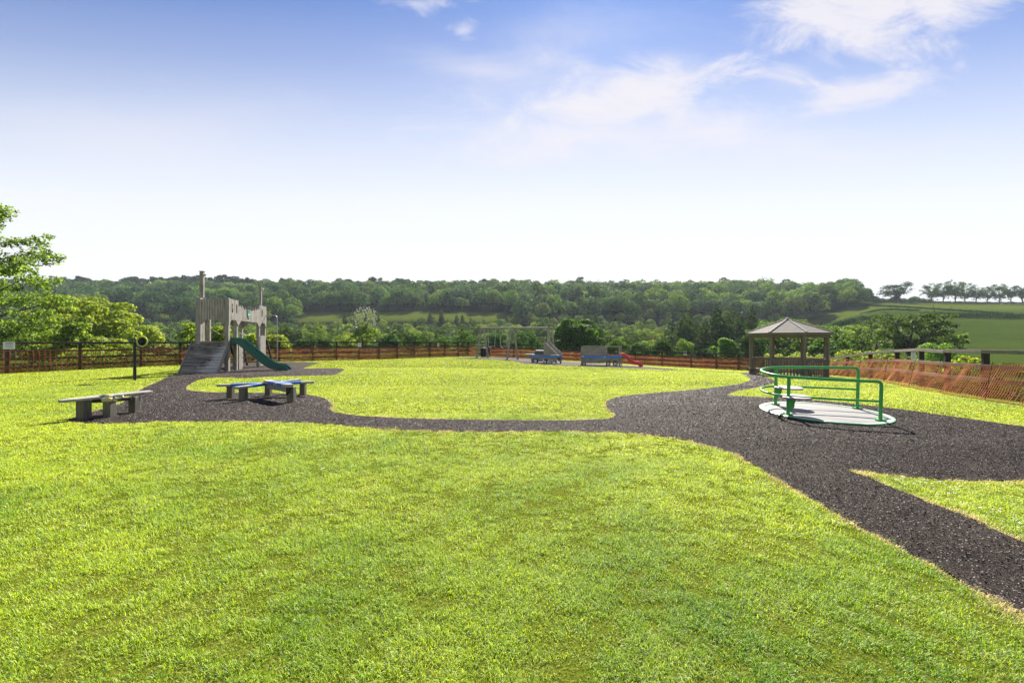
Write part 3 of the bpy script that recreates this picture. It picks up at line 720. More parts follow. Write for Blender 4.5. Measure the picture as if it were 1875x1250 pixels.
    for i in range(n):
        a = Vector((0, top[0], top[1])) + dn * L * (i + .5) / n + nm * rng.uniform(-.012, .012)
        m.beam((-1.50 + rng.uniform(-.015, .01), a.y, a.z), (-.045 + rng.uniform(-.01, .01), a.y, a.z), .04, L / n * .90, up=tuple(dn))
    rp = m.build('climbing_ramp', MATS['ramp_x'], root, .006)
    for x in (-1.53, -.02):
        m = MB(); a = Vector((x, top[0], top[1])) - nm * .04; m.beam(a, a + dn * (L + .02), .035, .17, up=tuple(nm)); m.build('ramp_stringer', MATS['grey_y'], rp, .006)
    for x, k in ((-1.1, .2), (-.35, .15), (-.5, .6), (-.95, .8)):
        m = MB(); c = Vector((x, top[0], top[1])) + dn * L * k + nm * .02; m.lathe([(.03, 0), (.035, .015), (.015, .03)], c, tuple(nm), 8)
        m.build('climbing_hold', MATS['black_rubber'], rp, smooth=True)
    # braces at the far end
    for x0, y0, z0, x1, y1 in ((.03, S3 + .02, 1.5, .12, S3 + .75), (-W + .1, S3 + .02, 1.5, -W + .1, S3 + .75)):
        m = MB(); m.beam((x0, y0, z0), (x1, y1, -.08), .09, .09); m.build('brace', MATS['dark_y'], root, .008)
    m = MB(); m.beam((-.5, S1 + .3, 1.2), (-.35, S1 + 1.05, -.05), .09, .09); m.build('brace', MATS['dark_y'], root, .008)
    m = MB()
    for k in range(5): m.beam((-W + .1, S2 + .02 - .0, .28 + k * .25), (-.1, S2 + .02, .28 + k * .25), .05, .06)
    m.build('ladder_rungs', MATS['grey_x'], root, .006)
    # fireman's pole
    m = MB(); px_, py_ = .62, S3 - .1
    m.tube([(-.05, S3 - .1, 2.86), (.3, S3 - .1, 2.88), (.48, py_, 2.87), (.57, py_, 2.83), (px_, py_, 2.72), (px_, py_, 1.5), (px_, py_, -.1)], .024, 10)
    m.build('sliding_pole', MATS['galv'], root, smooth=True)
    # slide: trough swept along a profile
    prof = [(0, 1.40), (.22, 1.39), (.38, 1.33), (.6, 1.13), (1.0, .77), (1.4, .42), (1.62, .26), (1.82, .17), (2.02, .15), (2.2, .13), (2.33, .07), (2.38, -.03)]
    yc, hw = .48, .25
    sec = [(-hw - .035, -.10), (-hw - .035, .16), (-hw - .01, .185), (-hw + .02, .16), (-hw + .035, .03), (-hw + .09, 0), (hw - .09, 0), (hw - .035, .03), (hw - .02, .16), (hw + .01, .185), (hw + .035, .16), (hw + .035, -.10), (hw, -.10), (hw - .02, -.04), (-hw + .02, -.04), (-hw, -.10)]
    vs = []; n = len(sec)
    for i, (x, z) in enumerate(prof):
        a, b = prof[max(i - 1, 0)], prof[min(i + 1, len(prof) - 1)]; tx, tz = b[0] - a[0], b[1] - a[1]; l = math.hypot(tx, tz); nx_, nz = -tz / l, tx / l
        k = 1.0 if i < len(prof) - 2 else .75
        for (sy, sz) in sec: vs.append((x + nx_ * sz * k, yc + sy, z + nz * sz * k))
    fs = [(i * n + j, i * n + (j + 1) % n, (i + 1) * n + (j + 1) % n, (i + 1) * n + j) for i in range(len(prof) - 1) for j in range(n)]
    fs += [tuple(range(n - 1, -1, -1)), tuple((len(prof) - 1) * n + j for j in range(n))]
    m = MB(); m.add(vs, fs); sl = m.build('slide', MATS['green_plastic'], root, smooth=True)
    return root
play_tower()

# ------------------------------------------------------------------ speaking tube
def talk_tube():
    x, y = G(246.3, 697.3); z = float(gz(x, y))
    root = empty('speaking_tube', (x, y, z), 0, 'black talk tube post with a yellow ringed horn on grass left of the tower', 'talk tube')
    d = Vector((.78, -.35, 0)).normalized()
    m = MB(); m.tube([(0, 0, -.1), (0, 0, 1.30), (.01, 0, 1.355), (.05, -.01, 1.39), (.13, -.05, 1.40), (.2, -.08, 1.40)], .047, 14); m.build('post', MATS['black_metal'], root, smooth=True)
    ax = Vector((.05, -1, .02)).normalized(); c = Vector((.36, -.09, 1.40))
    m = MB(); m.lathe([(.045, -.20), (.06, -.12), (.10, -.03), (.15, .01), (.15, .02), (.09, -.01), (.03, -.08)], c, ax, 28); m.tube([(.13, -.05, 1.40), c - ax * .18], .045, 12); hn = m.build('horn', MATS['black_metal'], root, smooth=True)
    m = MB(); s = 36; a = Vector((0, 0, 1)); sx = ax.cross(a).normalized(); sy = ax.cross(sx)
    m.tube([c + ax * .015 + (sx * math.cos(2 * math.pi * k / s) + sy * math.sin(2 * math.pi * k / s)) * .172 for k in range(s)], .024, 10, closed=True); m.build('ring', MATS['yellow_plastic'], hn, smooth=True)
talk_tube()

# ------------------------------------------------------------------ benches
def plank(mb, p0, p1, w0, w1, t, rng, mi=0, curve=0.0):
    """a rough sawn plank with slightly waney edges, rounded ends"""
    p0, p1 = Vector(p0), Vector(p1); d = p1 - p0; s = Vector((0, 0, 1)).cross(d).normalized(); n = 9
    top = []
    L, R = [], []
    for i in range(n):
        k = i / (n - 1); w = (w0 + (w1 - w0) * k) / 2 * (1 - .35 * max(0, 1 - k * 9)) * (1 - .35 * max(0, 1 - (1 - k) * 9)); c = p0 + d * k + s * curve * math.sin(math.pi * k)
        L.append(c + s * (w + rng.uniform(-.006, .006))); R.append(c - s * (w + rng.uniform(-.006, .006)))
    vs = []; 
    for i in range(n): vs += [L[i], R[i], R[i] - Vector((0, 0, t)), L[i] - Vector((0, 0, t))]
    fs = [(i * 4 + j, i * 4 + (j + 1) % 4, i * 4 + 4 + (j + 1) % 4, i * 4 + 4 + j) for i in range(n - 1) for j in range(4)] + [(3, 2, 1, 0), tuple((n - 1) * 4 + j for j in range(4))]
    mb.add(vs, fs, mi)
def near_bench():
    rng = random.Random(5)
    ox, oy = -7.5, 7.6; z0 = float(near_z(ox, oy))
    root = empty('log_bench', (ox, oy, z0), 0, 'low weathered grey plank bench with chain links at its middle leg, nearest the left edge', 'bench')
    L = lambda x, y, z=0: (x - ox, y - oy, z)
    m = MB(); plank(m, L(-7.87, 7.12, .385), L(-7.33, 8.33, .40), .22, .20, .05, rng, curve=.0); m.build('seat_plank', MATS['bench_y'], root, .012)
    m = MB(); plank(m, L(-7.93, 7.62, .375), L(-7.40, 8.38, .405), .20, .10, .045, rng); m.build('seat_plank', MATS['bench_y'], root, .012)
    m = MB(); plank(m, L(-7.70, 7.50, .332), L(-7.30, 7.86, .332), .12, .12, .055, rng); m.build('cross_plank', MATS['dark_x'], root, .01)
    for px, py, w in ((153, 768, .15), (245.5, 757, .13), (200, 765.5, .135)):
        x, y = G(px, py); m = MB(); m.beam(L(x, y, -.12), L(x, y, .33 if px != 200 else .30), w, w); m.build('leg', MATS['bleg_z'], root, .014)
    x, y = G(200, 765.5)
    m = MB(); m.box(L(x, y, .335), (.17, .15, .07)); m.box(L(x, y - .01, .40), (.07, .09, .06)); m.build('leg_cap', MATS['lichen'], root, .02)
    for s in (-1, 1):
        m = MB(); c = Vector(L(x + s * .135, y + .02, .375))
        m.tube([c + Vector((.085 * math.cos(a), .05 * math.sin(a) * .6, .028 * math.sin(a))) for a in [2 * math.pi * k / 18 for k in range(18)]], .017, 8, closed=True)
        m.build('chain_link', MATS['galv'], root, smooth=True)
near_bench()

def star_bench():
    rng = random.Random(9); ox, oy = -6.05, 10.2; z0 = float(near_z(ox, oy))
    root = empty('star_bench', (ox, oy, z0), 0, 'star shaped low bench of crossing planks with patches of blue paint', 'bench')
    L = lambda x, y, z=0: (x - ox, y - oy, z)
    def stripes(name, a, b, w, t, frac, z):
        a, b = Vector(a), Vector(b)
        pm = [MATS['bench_x'], MATS['blue_worn']]
        m = MB(); cuts = [0] + frac + [1]
        dd = b - a
        plank(m, a, b, w, w, t, rng); o = m.build(name, MATS['bench_x'], root, .01)
        for k in range(1, len(cuts) - 1, 2):
            p, q = a + dd * cuts[k], a + dd * cuts[k + 1]
            mm = MB(); mm.beam(p - Vector((0, 0, t / 2 - .002)), q - Vector((0, 0, t / 2 - .002)), w + .016, t + .006); mm.build('blue_band', MATS['blue_worn'], o, .006)
    stripes('plank', L(-7.12, 9.88, .365), L(-5.12, 10.62, .375), .17, .055, [.14, .40, .62, .86], 0)
    stripes('plank', L(-6.36, 9.42, .360), L(-5.80, 11.15, .385), .17, .055, [.20, .44], 0)
    stripes('thick_plank', L(-6.15, 10.25, .445), L(-5.02, 9.28, .43), .21, .075, [.30, .50, .66, .84], 0)
    m = MB(); m.beam(L(-6.05, 10.15, .30), L(-5.10, 9.38, .29), .07, .12); m.build('cross_rail', MATS['bench_x'], root, .01)
    a = Vector(L(-5.12, 9.38, 0)); dd = (Vector(L(-5.02, 9.28)) - a).normalized()
    m = MB(); m.prism([a + Vector((0, 0, .35)), a + dd * .16 + Vector((0, 0, .35)), a + Vector((0, 0, .16))], Vector((dd.y, -dd.x, 0)) * .05); m.build('bracket', MATS['dark_x'], root)
    for px, py, w, h in ((421.7, 730.3, .13, .315), (445, 735.3, .14, .31), (491, 725.5, .13, .37), (533.5, 737.5, .15, .36), (554.3, 725, .13, .32)):
        x, y = G(px, py); m = MB(); m.beam(L(x, y, -.12), L(x, y, h), w, w); m.build('leg', MATS['bleg_z'], root, .014)
star_bench()

# ------------------------------------------------------------------ roundabout
def roundabout():
    cx, cy, R = 6.27, 8.28, 1.09
    z0 = float(near_z(cx, cy))
    root = empty('roundabout', (cx, cy, z0 + .010), 0, 'flat metal playground roundabout with looping green handrails and two round seats', 'roundabout')
    root.rotation_euler = (.036, 0, 0)
    L = lambda x, y, z=0: Vector((x - cx, y - cy, z))
    m = MB(); m.lathe([(R - .10, 0), (R - .10, .022), (0.001, .022)], seg=64); m.build('platform', MATS['tread'], root)
    m = MB(); m.lathe([(R - .094, .0), (R - .094, .028), (R - .03, .030), (R - .010, .024), (R - .010, 0)], seg=72); m.build('rim', MATS['rim'], root, smooth=True)
    m = MB(); m.tube([(math.cos(a) * (R - .006), math.sin(a) * (R - .006), .014) for a in [2 * math.pi * k / 72 for k in range(72)]], .008, 8, closed=True); m.build('edge_ring', MATS['green_paint'], root, smooth=True)
    m = MB(); m.tube([(math.cos(a) * (R - .1), math.sin(a) * (R - .1), .025) for a in [2 * math.pi * k / 72 for k in range(72)]], .007, 6, closed=True); m.build('inner_ring', MATS['green_paint'], root, smooth=True)
    A, B, C_, D = L(5.80, 9.02), L(5.37, 7.97), L(7.16, 8.60), L(6.66, 7.50)
    hA, hB, hC, hD = .84, .76, .875, .735
    pr = .029
    def rail(a, b, c, d, zs, r, bend):
        za, zb, zc, zd = zs
        pts = []
        def at(p, z): return Vector((p.x, p.y, z))
        def seg(p, q, n, bow):
            out = []; n_ = (q - p); s = Vector((-n_.y, n_.x, 0)).normalized()
            for k in range(n): t = k / n; out.append(p.lerp(q, t) + s * bow * math.sin(math.pi * t))
            return out
        pts += seg(at(c, zc), at(a, za), 12, -.05)
        # loop round the left end
        mid = (a + b) / 2; ex = (a - b) / 2; out_ = (mid - (c + d) / 2).normalized() * .37
        for k in range(1, 24):
            t = math.pi * k / 24; p = mid + ex * math.cos(t) + out_ * math.sin(t)
            p.z = za + (zb - za) * k / 24; pts.append(p)
        pts += seg(at(b, zb), at(d, zd), 12, -.05) + [at(d, zd)]
        return pts
    pts = rail(A, B, C_, D, (hA, hB, hC, hD), pr, 0)
    # turn the ends down into the end posts
    def down(p, nxt):
        dr = (p - nxt).normalized(); z = p.z; b = .07; o = []
        for k in range(1, 7):
            t = math.pi / 2 * k / 6; o.append(p + dr * (b * math.sin(t)) - dr * b * .0 - Vector((0, 0, b * (1 - math.cos(t)))))
        return o
    s = down(pts[0], pts[1]); e = down(pts[-1], pts[-2])
    s_end = Vector((s[-1].x, s[-1].y, .036)); e_end = Vector((e[-1].x, e[-1].y, .036))
    m = MB(); m.tube([s_end] + s[::-1] + pts + e + [e_end], pr, 14); m.build('handrail', MATS['green_paint'], root, smooth=True)
    low = rail(A, B, Vector((s_end.x, s_end.y, 0)), Vector((e_end.x, e_end.y, 0)), (.425, .385, .425, .375), .026, 0)
    m = MB(); m.tube(low, .021, 12); m.build('lower_rail', MATS['green_paint'], root, smooth=True)
    for p, h in ((A, hA), (B, hB)):
        m = MB(); m.tube([(p.x, p.y, .03), (p.x, p.y, h)], .031, 14); m.build('post', MATS['green_paint'], root, smooth=True)
    for p in (A, B, s_end, e_end):
        m = MB(); m.lathe([(.085, .036), (.085, .046), (.04, .05)], (p.x, p.y, 0), seg=18)
        for k in range(4): a = k * math.pi / 2 + .7; m.lathe([(.012, .046), (.010, .058)], (p.x + .066 * math.cos(a), p.y + .066 * math.sin(a), 0), seg=6)
        m.build('foot_plate', MATS['green_paint'], root)
    for p, c, r in ((A, L(5.93, 8.86), .26), (B, L(5.50, 8.03), .275)):
        c = Vector((c.x + .03, c.y - .02, 0))
        z = .43 if p is A else .375
        m = MB(); m.lathe([(r - .02, z - .012), (r, z - .004), (r, z + .002), (r - .015, z + .010), (.001, z + .012)], (c.x + .0, c.y, 0), seg=36); st = m.build('seat', MATS['seat_white'], root, smooth=True)
        m = MB(); m.lathe([(r - .05, z - .026), (r + .004, z - .024), (r + .005, z - .013), (r - .05, z - .0125)], (c.x, c.y, 0), seg=36); m.build('seat_edge', MATS['mauve_plastic'], st, smooth=True)
        d = (Vector((c.x, c.y, 0)) - Vector((p.x, p.y, 0))); d = Vector((d.x, d.y, 0)); d = Vector((.93, .2, 0)).normalized() if d.length < .01 else d.normalized()
        d = Vector((.95, -.1, 0)).normalized()
        s_ = Vector((-d.y, d.x, 0)) * .02; q = Vector((p.x, p.y, 0))
        pr_ = [(0.025, z - .035), (.19, z - .035), (.14, z - .06), (.115, z - .12), (.11, z - .20), (.075, z - .25), (.025, z - .27)]
        m = MB(); m.prism([q + d * a - s_ / 2 + Vector((0, 0, b)) for a, b in pr_], s_); m.build('seat_bracket', MATS['green_paint'], root, .004)
roundabout()

# ------------------------------------------------------------------ gazebo
def gazebo():
    cx, cy = 13.45, 20.0; z0 = float(near_z(13.3, 19.2)) - .12
    phi = math.atan2(cy, cx)   # face the camera with a flat side
    root = empty('gazebo', (cx, cy, z0), phi - math.pi / 2, 'octagonal open timber gazebo with pitched boarded roof and slatted railings', 'gazebo')
    Re, Rp = 1.86, 1.64; ze, za = 2.15, 2.84
    corner = lambda R, k, z=0: Vector((R * math.cos(math.radians(-112.5 + 45 * k)), R * math.sin(math.radians(-112.5 + 45 * k)), z))
    # roof, overlapping boards per face
    m = MB(); n = 7
    for k in range(8):
        a, b = corner(Re, k, ze), corner(Re, k + 1, ze); ap = Vector((0, 0, za))
        mid = (a + b) / 2; nm = (b - a).cross(ap - a).normalized()
        if nm.z < 0: nm = -nm
        for i in range(n):
            t0, t1 = i / n, (i + 1) / n + (.012 if i < n - 1 else 0)
            p = [a.lerp(ap, t0) + nm * .018, b.lerp(ap, t0) + nm * .018, b.lerp(ap, min(t1, .999)) + nm * .004, a.lerp(ap, min(t1, .999)) + nm * .004]
            q = [v - nm * .014 for v in p]
            m.add(p + q, [(0, 1, 2, 3), (7, 6, 5, 4), (0, 4, 5, 1), (1, 5, 6, 2), (2, 6, 7, 3), (3, 7, 4, 0)])
    rf = m.build('roof', MATS['roof_x'], root)
    for k in range(8):
        m = MB(); a, b = corner(Re + .01, k, ze + .035), Vector((0, 0, za + .035)); m.beam(a, a.lerp(b, .985), .075, .022); m.build('ridge_board', MATS['grey_x'], rf, .003)
        m = MB(); a, b = corner(Re - .01, k, ze - .045), corner(Re - .01, k + 1, ze - .045); m.beam(a, b, .025, .085); m.build('fascia', MATS['brown_x'], rf, .003)
        m = MB(); a, b = corner(Rp, k, ze - .14), corner(Rp, k + 1, ze - .14); m.beam(a, b, .07, .13); m.build('ring_beam', MATS['brown_x'], root, .005)
        m = MB(); a = corner(Rp, k); m.beam(a + Vector((0, 0, -.25)), a + Vector((0, 0, ze - .05)), .11, .11, up=(a.x, a.y, 0)); m.build('post', MATS['brown_z'], root, .008)
    m = MB(); m.lathe([(.09, za + .02), (.10, za + .05), (.03, za + .09)], seg=8); m.build('roof_cap', MATS['grey_x'], rf)
    # floor
    m = MB()
    for i in range(24):
        y = -1.5 + i * .13; hw = min(1.50, 1.66 * 1.0 if abs(y) < .62 else (1.58 - (abs(y) - .62) * 1.0)); m.box((0, y, .045), (2 * hw - .1, .122, .03))
    m.build('floor', MATS['brown_x'], root)
    # railings on seven sides; the open side faces left
    OPEN = 7
    for k in range(8):
        if k == OPEN: continue
        a, b = corner(Rp, k), corner(Rp, k + 1); d = (b - a).normalized(); a2, b2 = a + d * .06, b - d * .06
        m = MB(); m.beam(a2 + Vector((0, 0, .92)), b2 + Vector((0, 0, .92)), .09, .04); m.beam(a2 + Vector((0, 0, .16)), b2 + Vector((0, 0, .16)), .04, .07)
        m.beam(a2 + Vector((0, 0, .82)), b2 + Vector((0, 0, .82)), .04, .07); L = (b2 - a2).length; nn = 9; o = Vector((a.y - b.y, b.x - a.x, 0)).normalized(); o = o if o.dot(a) > 0 else -o
        for i in range(nn):
            c = a2 + d * L * (i + .5) / nn + o * .030; m.beam(c + Vector((0, 0, .08)), c + Vector((0, 0, .885)), .072, .022, up=tuple(o))
        m.build('railing', MATS['brown_z'], root, .003)
    # bench on the open side / inside
    for k in (1, 2, 3, 4):
        a, b = corner(Rp - .12, k, .42), corner(Rp - .12, k + 1, .42); a1, b1 = corner(Rp - .5, k, .42), corner(Rp - .5, k + 1, .42)
        m = MB(); m.prism([a, b, b1, a1], (0, 0, .035)); m.build('bench_seat', MATS['brown_x'], root, .004)
        m = MB(); c = (a + b + a1 + b1) / 4; m.beam((c.x, c.y, .06), (c.x, c.y, .42), .07, .07); m.build('bench_leg', MATS['brown_z'], root)
    # ramped threshold arm at the open side
    m = MB(); a, b = corner(Rp, 7), corner(Rp, 8)
    e = corner(Rp, 7) + (corner(Rp, 8) - corner(Rp, 7)) * .5
    out = Vector((e.x, e.y, 0)).normalized()
    m.beam(a + Vector((0, 0, .44)) + out * .02, e + Vector((0, 0, .44)), .30, .035); m.beam(a.lerp(e, .5) + Vector((0, 0, -.1)), a.lerp(e, .5) + Vector((0, 0, .42)), .08, .08)
    m.beam(a + Vector((0, 0, .1)) + out * .05, e + Vector((0, 0, .40)), .05, .07)
    m.build('entrance_bench', MATS['brown_x'], root, .005)
gazebo()

# ------------------------------------------------------------------ swings
def swings():
    A0, A2 = Vector((-2.64, 36.5, 0)), Vector((3.12, 33.2, 0)); A1 = A0.lerp(A2, .465)
    d = (A2 - A0).normalized(); s = Vector((-d.y, d.x, 0)); rz = math.atan2(d.y, d.x)
    z0 = float(near_z(A0.x, A0.y)); H = 2.66
    root = empty('swing_set', (A0.x, A0.y, z0), rz, 'tall weathered timber swing frame of three A shaped leg pairs at the back', 'swing frame')
    Lx = lambda p: (p - A0).dot(d)
    m = MB(); m.tube([(-.25, 0, H), (Lx(A2) + .2, 0, H - .08)], .075, 12); m.build('top_beam', MATS['rail_x'], root, smooth=True)
    for A in (A0, A1, A2):
        x = Lx(A); zz = float(near_z(A.x, A.y)) - z0
        for q in (-1, 1):
            m = MB(); m.tube([(x + q * .09, q * .08, H - .02), (x + q * .02, -q * -.92 * 1.0, zz - .15)], [.08, .09], 10); m.build('leg', MATS['rail_z'], root, smooth=True)
    for px, zs in ((899.8, 637.6), (922, 636.8)):
        u = (px - 937) / F_PX; t = 1.2 if px < 910 else 2.15; p = A0 + d * t
        for _ in range(20):
            t = (u * (A0.y + d.y * t) - A0.x) / d.x if False else t
            f = (A0.x + d.x * t) / (A0.y + d.y * t) - u; t -= f * p.y / (d.x - u * d.y)
        x = t; hz = H - .05; p = A0 + d * x
        sr = empty('playground_swing', (p.x, p.y, z0 + .98), rz, ('black rubber swing seat hanging on pale chains, ' + ('nearer the outer left legs' if px < 910 else 'nearer the middle legs')), 'swing', 'swings hanging from the timber frame')
        m = MB(); m.add(*cradle()); m.build('seat', MATS['black_rubber'], sr, .008)
        m = MB(); m.tube([(.33 * math.cos(t_), .11 * math.sin(t_), .05) for t_ in [2 * math.pi * k / 16 for k in range(16)]], .02, 6, closed=True); m.build('seat_frame', MATS['chain_pale'], sr)
        for q in (-1, 1):
            m = MB(); hh = hz - .98
            m.tube([(q * .42, 0, hh - .03), (q * .30, 0, .03)], .022, 6); m.build('chain', MATS['chain_pale'], sr)
            m = MB(); m.tube([(q * .42, 0, hh - .06), (q * .42, 0, hh + .03)], .03, 8); m.build('hanger', MATS['galv'], sr)
def cradle():
    v = []; n = 9
    for i in range(n):
        x = -.32 + .64 * i / (n - 1); z = .05 - .12 * (1 - (x / .32) ** 2)
        v += [(x, -.1, z), (x, .1, z), (x, .1, z - .035), (x, -.1, z - .035)]
    f = [(i * 4 + j, i * 4 + (j + 1) % 4, i * 4 + 4 + (j + 1) % 4, i * 4 + 4 + j) for i in range(n - 1) for j in range(4)] + [(3, 2, 1, 0), tuple((n - 1) * 4 + j for j in range(4))]
    return v, f
swings()

# ------------------------------------------------------------------ wooden play train
def wheel(root, x, y, z, r, w=.09):
    m = MB(); m.lathe([(r * .62, 0), (r, .01), (r, w), (r * .62, w + .005)], (x, y, z), (0, -1, 0), 20); o = m.build('wheel', MATS['black_rubber'], root, smooth=True)
    m = MB(); m.lathe([(r * .66, w), (r * .66, w + .02), (r * .5, w + .012), (r * .2, w + .012), (r * .16, w + .035), (.001, w + .035)], (x, y, z), (0, -1, 0), 18); m.build('hub', MATS['wheel_hub'], o, smooth=True)
def lower_body(root, L, W, z0, z1, arches, mat):
    """side boards with wheel arches cut out"""
    for y in (-W / 2, W / 2):
        pts = [(0.0, z1), (0.0, z0)]
        for (c, r) in arches:
            for k in range(9): a = math.pi - math.pi * k / 8; pts.append((c + r * math.cos(a), z0 + r * .95 * math.sin(a)))
        pts += [(L, z0), (L, z1)]
        m = MB(); m.prism([(x, y, z) for x, z in pts], (0, .03 if y < 0 else -.03, 0)); m.build('side_board', mat, root)
def loco():
    X0, Y0 = 1.66, 30.9; z0 = float(near_z(2.5, 30.5)) + .0; rz = math.radians(-27)
    root = empty('play_locomotive', (X0, Y0, z0), rz, 'wooden play engine with round boiler, blue painted band and sloping cab sides', 'play train engine')
    L, W = 2.0, 1.1
    lower_body(root, L, W, .14, .46, [(.38, .24), (1.15, .22), (1.55, .2)], MATS['rail_x'])
    m = MB()
    for y in (-W / 2 - .012, W / 2 + .012): m.box((L / 2, y, .53), (L + .06, .036, .15))
    m.box((L + .02, 0, .53), (.034, W - .02, .15)); m.box((-.02, 0, .53), (.034, W - .02, .15)); m.build('blue_band', MATS['blue_paint'], root)
    m = MB(); m.box((L / 2, 0, .625), (L + .1, W + .1, .03)); m.build('floor', MATS['rail_x'], root)
    m = MB()
    for y in (-W / 2 - .055, W / 2 + .055): m.box((L / 2, y, .625), (L + .08, .008, .032))
    m.build('red_trim', MATS['red_paint'], root)
    m = MB(); m.box((-.30, -.1, .66), (.62, .5, .05)); m.build('front_plank', MATS['teal_paint'], root, .01)
    m = MB(); m.lathe([(.001, 0), (.26, .02), (.30, .05), (.30, 1.0)], (.15, -.02, .68), (1, 0, 0), 24); m.build('boiler', MATS['boiler_grey'], root, smooth=True)
    for y in (-W / 2 + .05, W / 2 - .05):
        m = MB(); m.beam((1.05, y, .64), (1.05, y, 1.62), .09, .09); m.build('cab_post', MATS['rail_z'], root, .01)
        m = MB(); m.lathe([(.03, 0), (.05, .03), (.04, .1)], (1.05, y, 1.62), seg=8); m.build('post_cap', MATS['galv'], root)
        m = MB(); y2 = y - .017
        m.prism([(1.10, y2, .65), (2.04, y2, .65), (1.14, y2, 1.48), (1.10, y2, 1.48)], (0, .034, 0)); pn = m.build('cab_side', MATS['rail_z'], root)
        m = MB(); m.beam((2.06, y, .68), (1.10, y, 1.54), .06, .045); m.build('cab_side_rail', MATS['bench_x'], root, .005)
    m = MB(); m.beam((1.13, -W / 2, 1.30), (1.13, W / 2, 1.30), .05, .2); m.build('cab_board', MATS['rail_y'], root)
    m = MB(); m.beam((1.12, 0, .75), (1.12, 0, 1.55), .05, .05); m.lathe([(.05, 0), (.08, .04), (.03, .13)], (1.12, 0, 1.5), seg=10); m.build('bell_post', MATS['galv'], root)
    for x, r in ((.38, .19), (1.15, .15), (1.55, .15)):
        for y in (-W / 2 + .06,): wheel(root, x, y, r - .01, r, .1)
    for y in (-W / 2 + .07, W / 2 - .07):
        m = MB(); m.beam((L - .05, y, -.05), (L - .05, y, .6), .09, .09); m.build('leg', MATS['bench_z'], root)
        m = MB(); m.beam((.08, y, -.05), (.08, y, .6), .09, .09); m.build('leg', MATS['dark_z'], root)
loco()
def carriage():
    X0, Y0 = 4.98, 29.3; z0 = float(near_z(6.3, 28.8)); rz = math.radians(-13)
    root = empty('play_carriage', (X0, Y0, z0), rz, 'wooden play wagon with blue band, open window and red slide at its end', 'play train wagon')
    L, W = 2.68, 1.1
    lower_body(root, L, W, .20, .56, [(1.84, .23), (2.32, .23)], MATS['rail_x'])
    m = MB()
    for y in (-W / 2 - .012, W / 2 + .012): m.box((L / 2, y, .64), (L + .04, .036, .16))
    m.box((L + .02, 0, .64), (.03, W - .02, .16)); m.box((-.02, 0, .64), (.03, W - .02, .16)); m.build('blue_band', MATS['blue_paint'], root)
    m = MB(); m.box((L / 2, -W / 2 - .014, .735), (L, .03, .026)); m.build('red_trim', MATS['red_paint'], root)
    m = MB(); m.lathe([(.05, 0), (.05, .03), (.02, .045)], (1.62, -W / 2 - .03, .62), (0, -1, 0), 14); m.build('lamp', MATS['wheel_hub'], root, smooth=True)
    m = MB(); m.box((.12, -W / 2 - .04, .655), (.14, .02, .06)); m.build('number_plate', MATS['white_sign'], root)
    m = MB(); m.box((L / 2, 0, .56), (L - .06, W - .08, .04)); m.build('floor', MATS['dark_x'], root)
    m = MB()
    for i in range(5): m.box((.86, -W / 2, .80 + i * .108), (1.72, .03, .102))
    m.build('side_wall', MATS['rail_x'], root, .004)
    m = MB()
    for i in range(3): m.box((.42, W / 2, .80 + i * .108), (.84, .03, .102))
    m.build('side_wall', MATS['rail_x'], root, .004)
    m = MB()
    for i in range(5): m.box((-.015, 0, .80 + i * .108), (.03, W - .04, .102))
    m.build('end_wall', MATS['rail_y'], root, .004)
    for y in (-W / 2, W / 2):
        m = MB(); m.beam((-.02, y, 1.345), (L + .02, y, 1.345), .07, .045); m.build('top_rail', MATS['bench_x'], root, .005)
        for x in (.02, 1.74, L - .06):
            m = MB(); m.beam((x, y + (.045 if y < 0 else -.045), -.05), (x, y + (.045 if y < 0 else -.045), 1.32), .08, .055); m.build('post', MATS['rail_z'], root, .005)
    m = MB(); m.beam((L - .3, -W / 2, .765), (1.75, -W / 2, .765), .05, .03); m.build('window_sill', MATS['bench_x'], root)
    for x, r in ((1.84, .17), (2.32, .17)):
        wheel(root, x, -W / 2 + .06, r - .01, r, .1)
    wheel(root, .2, -W / 2 + .2, .13, .13, .08)
    m = MB(); m.beam((L + .05, -.42, -.05), (L + .05, -.42, 1.45), .06, .06); m.build('end_post', MATS['rail_z'], root, .006)
    # red slide
    prof = [(L - .02, .80), (L + .16, .80), (L + .30, .74), (L + .55, .52), (L + .78, .32), (L + .92, .24), (L + 1.12, .23), (L + 1.26, .19), (L + 1.36, .07), (L + 1.39, -.03)]
    hw = .27; sec = [(-hw - .03, -.13), (-hw - .03, .11), (-hw + .01, .12), (-hw + .03, .02), (hw - .03, .02), (hw - .01, .12), (hw + .03, .11), (hw + .03, -.13)]
    vs = []; n = len(sec)
    for i, (x, z) in enumerate(prof):
        a, b = prof[max(i - 1, 0)], prof[min(i + 1, len(prof) - 1)]; tx, tz = b[0] - a[0], b[1] - a[1]; l = math.hypot(tx, tz)
        for sy, sz in sec: vs.append((x - tz / l * sz, sy - .1, z + tx / l * sz))
    fs = [(i * n + j, i * n + (j + 1) % n, (i + 1) * n + (j + 1) % n, (i + 1) * n + j) for i in range(len(prof) - 1) for j in range(n)] + [tuple(range(n - 1, -1, -1)), tuple((len(prof) - 1) * n + j for j in range(n))]
    m = MB(); m.add(vs, fs); m.build('slide', MATS['red_plastic'], root, smooth=True)
carriage()

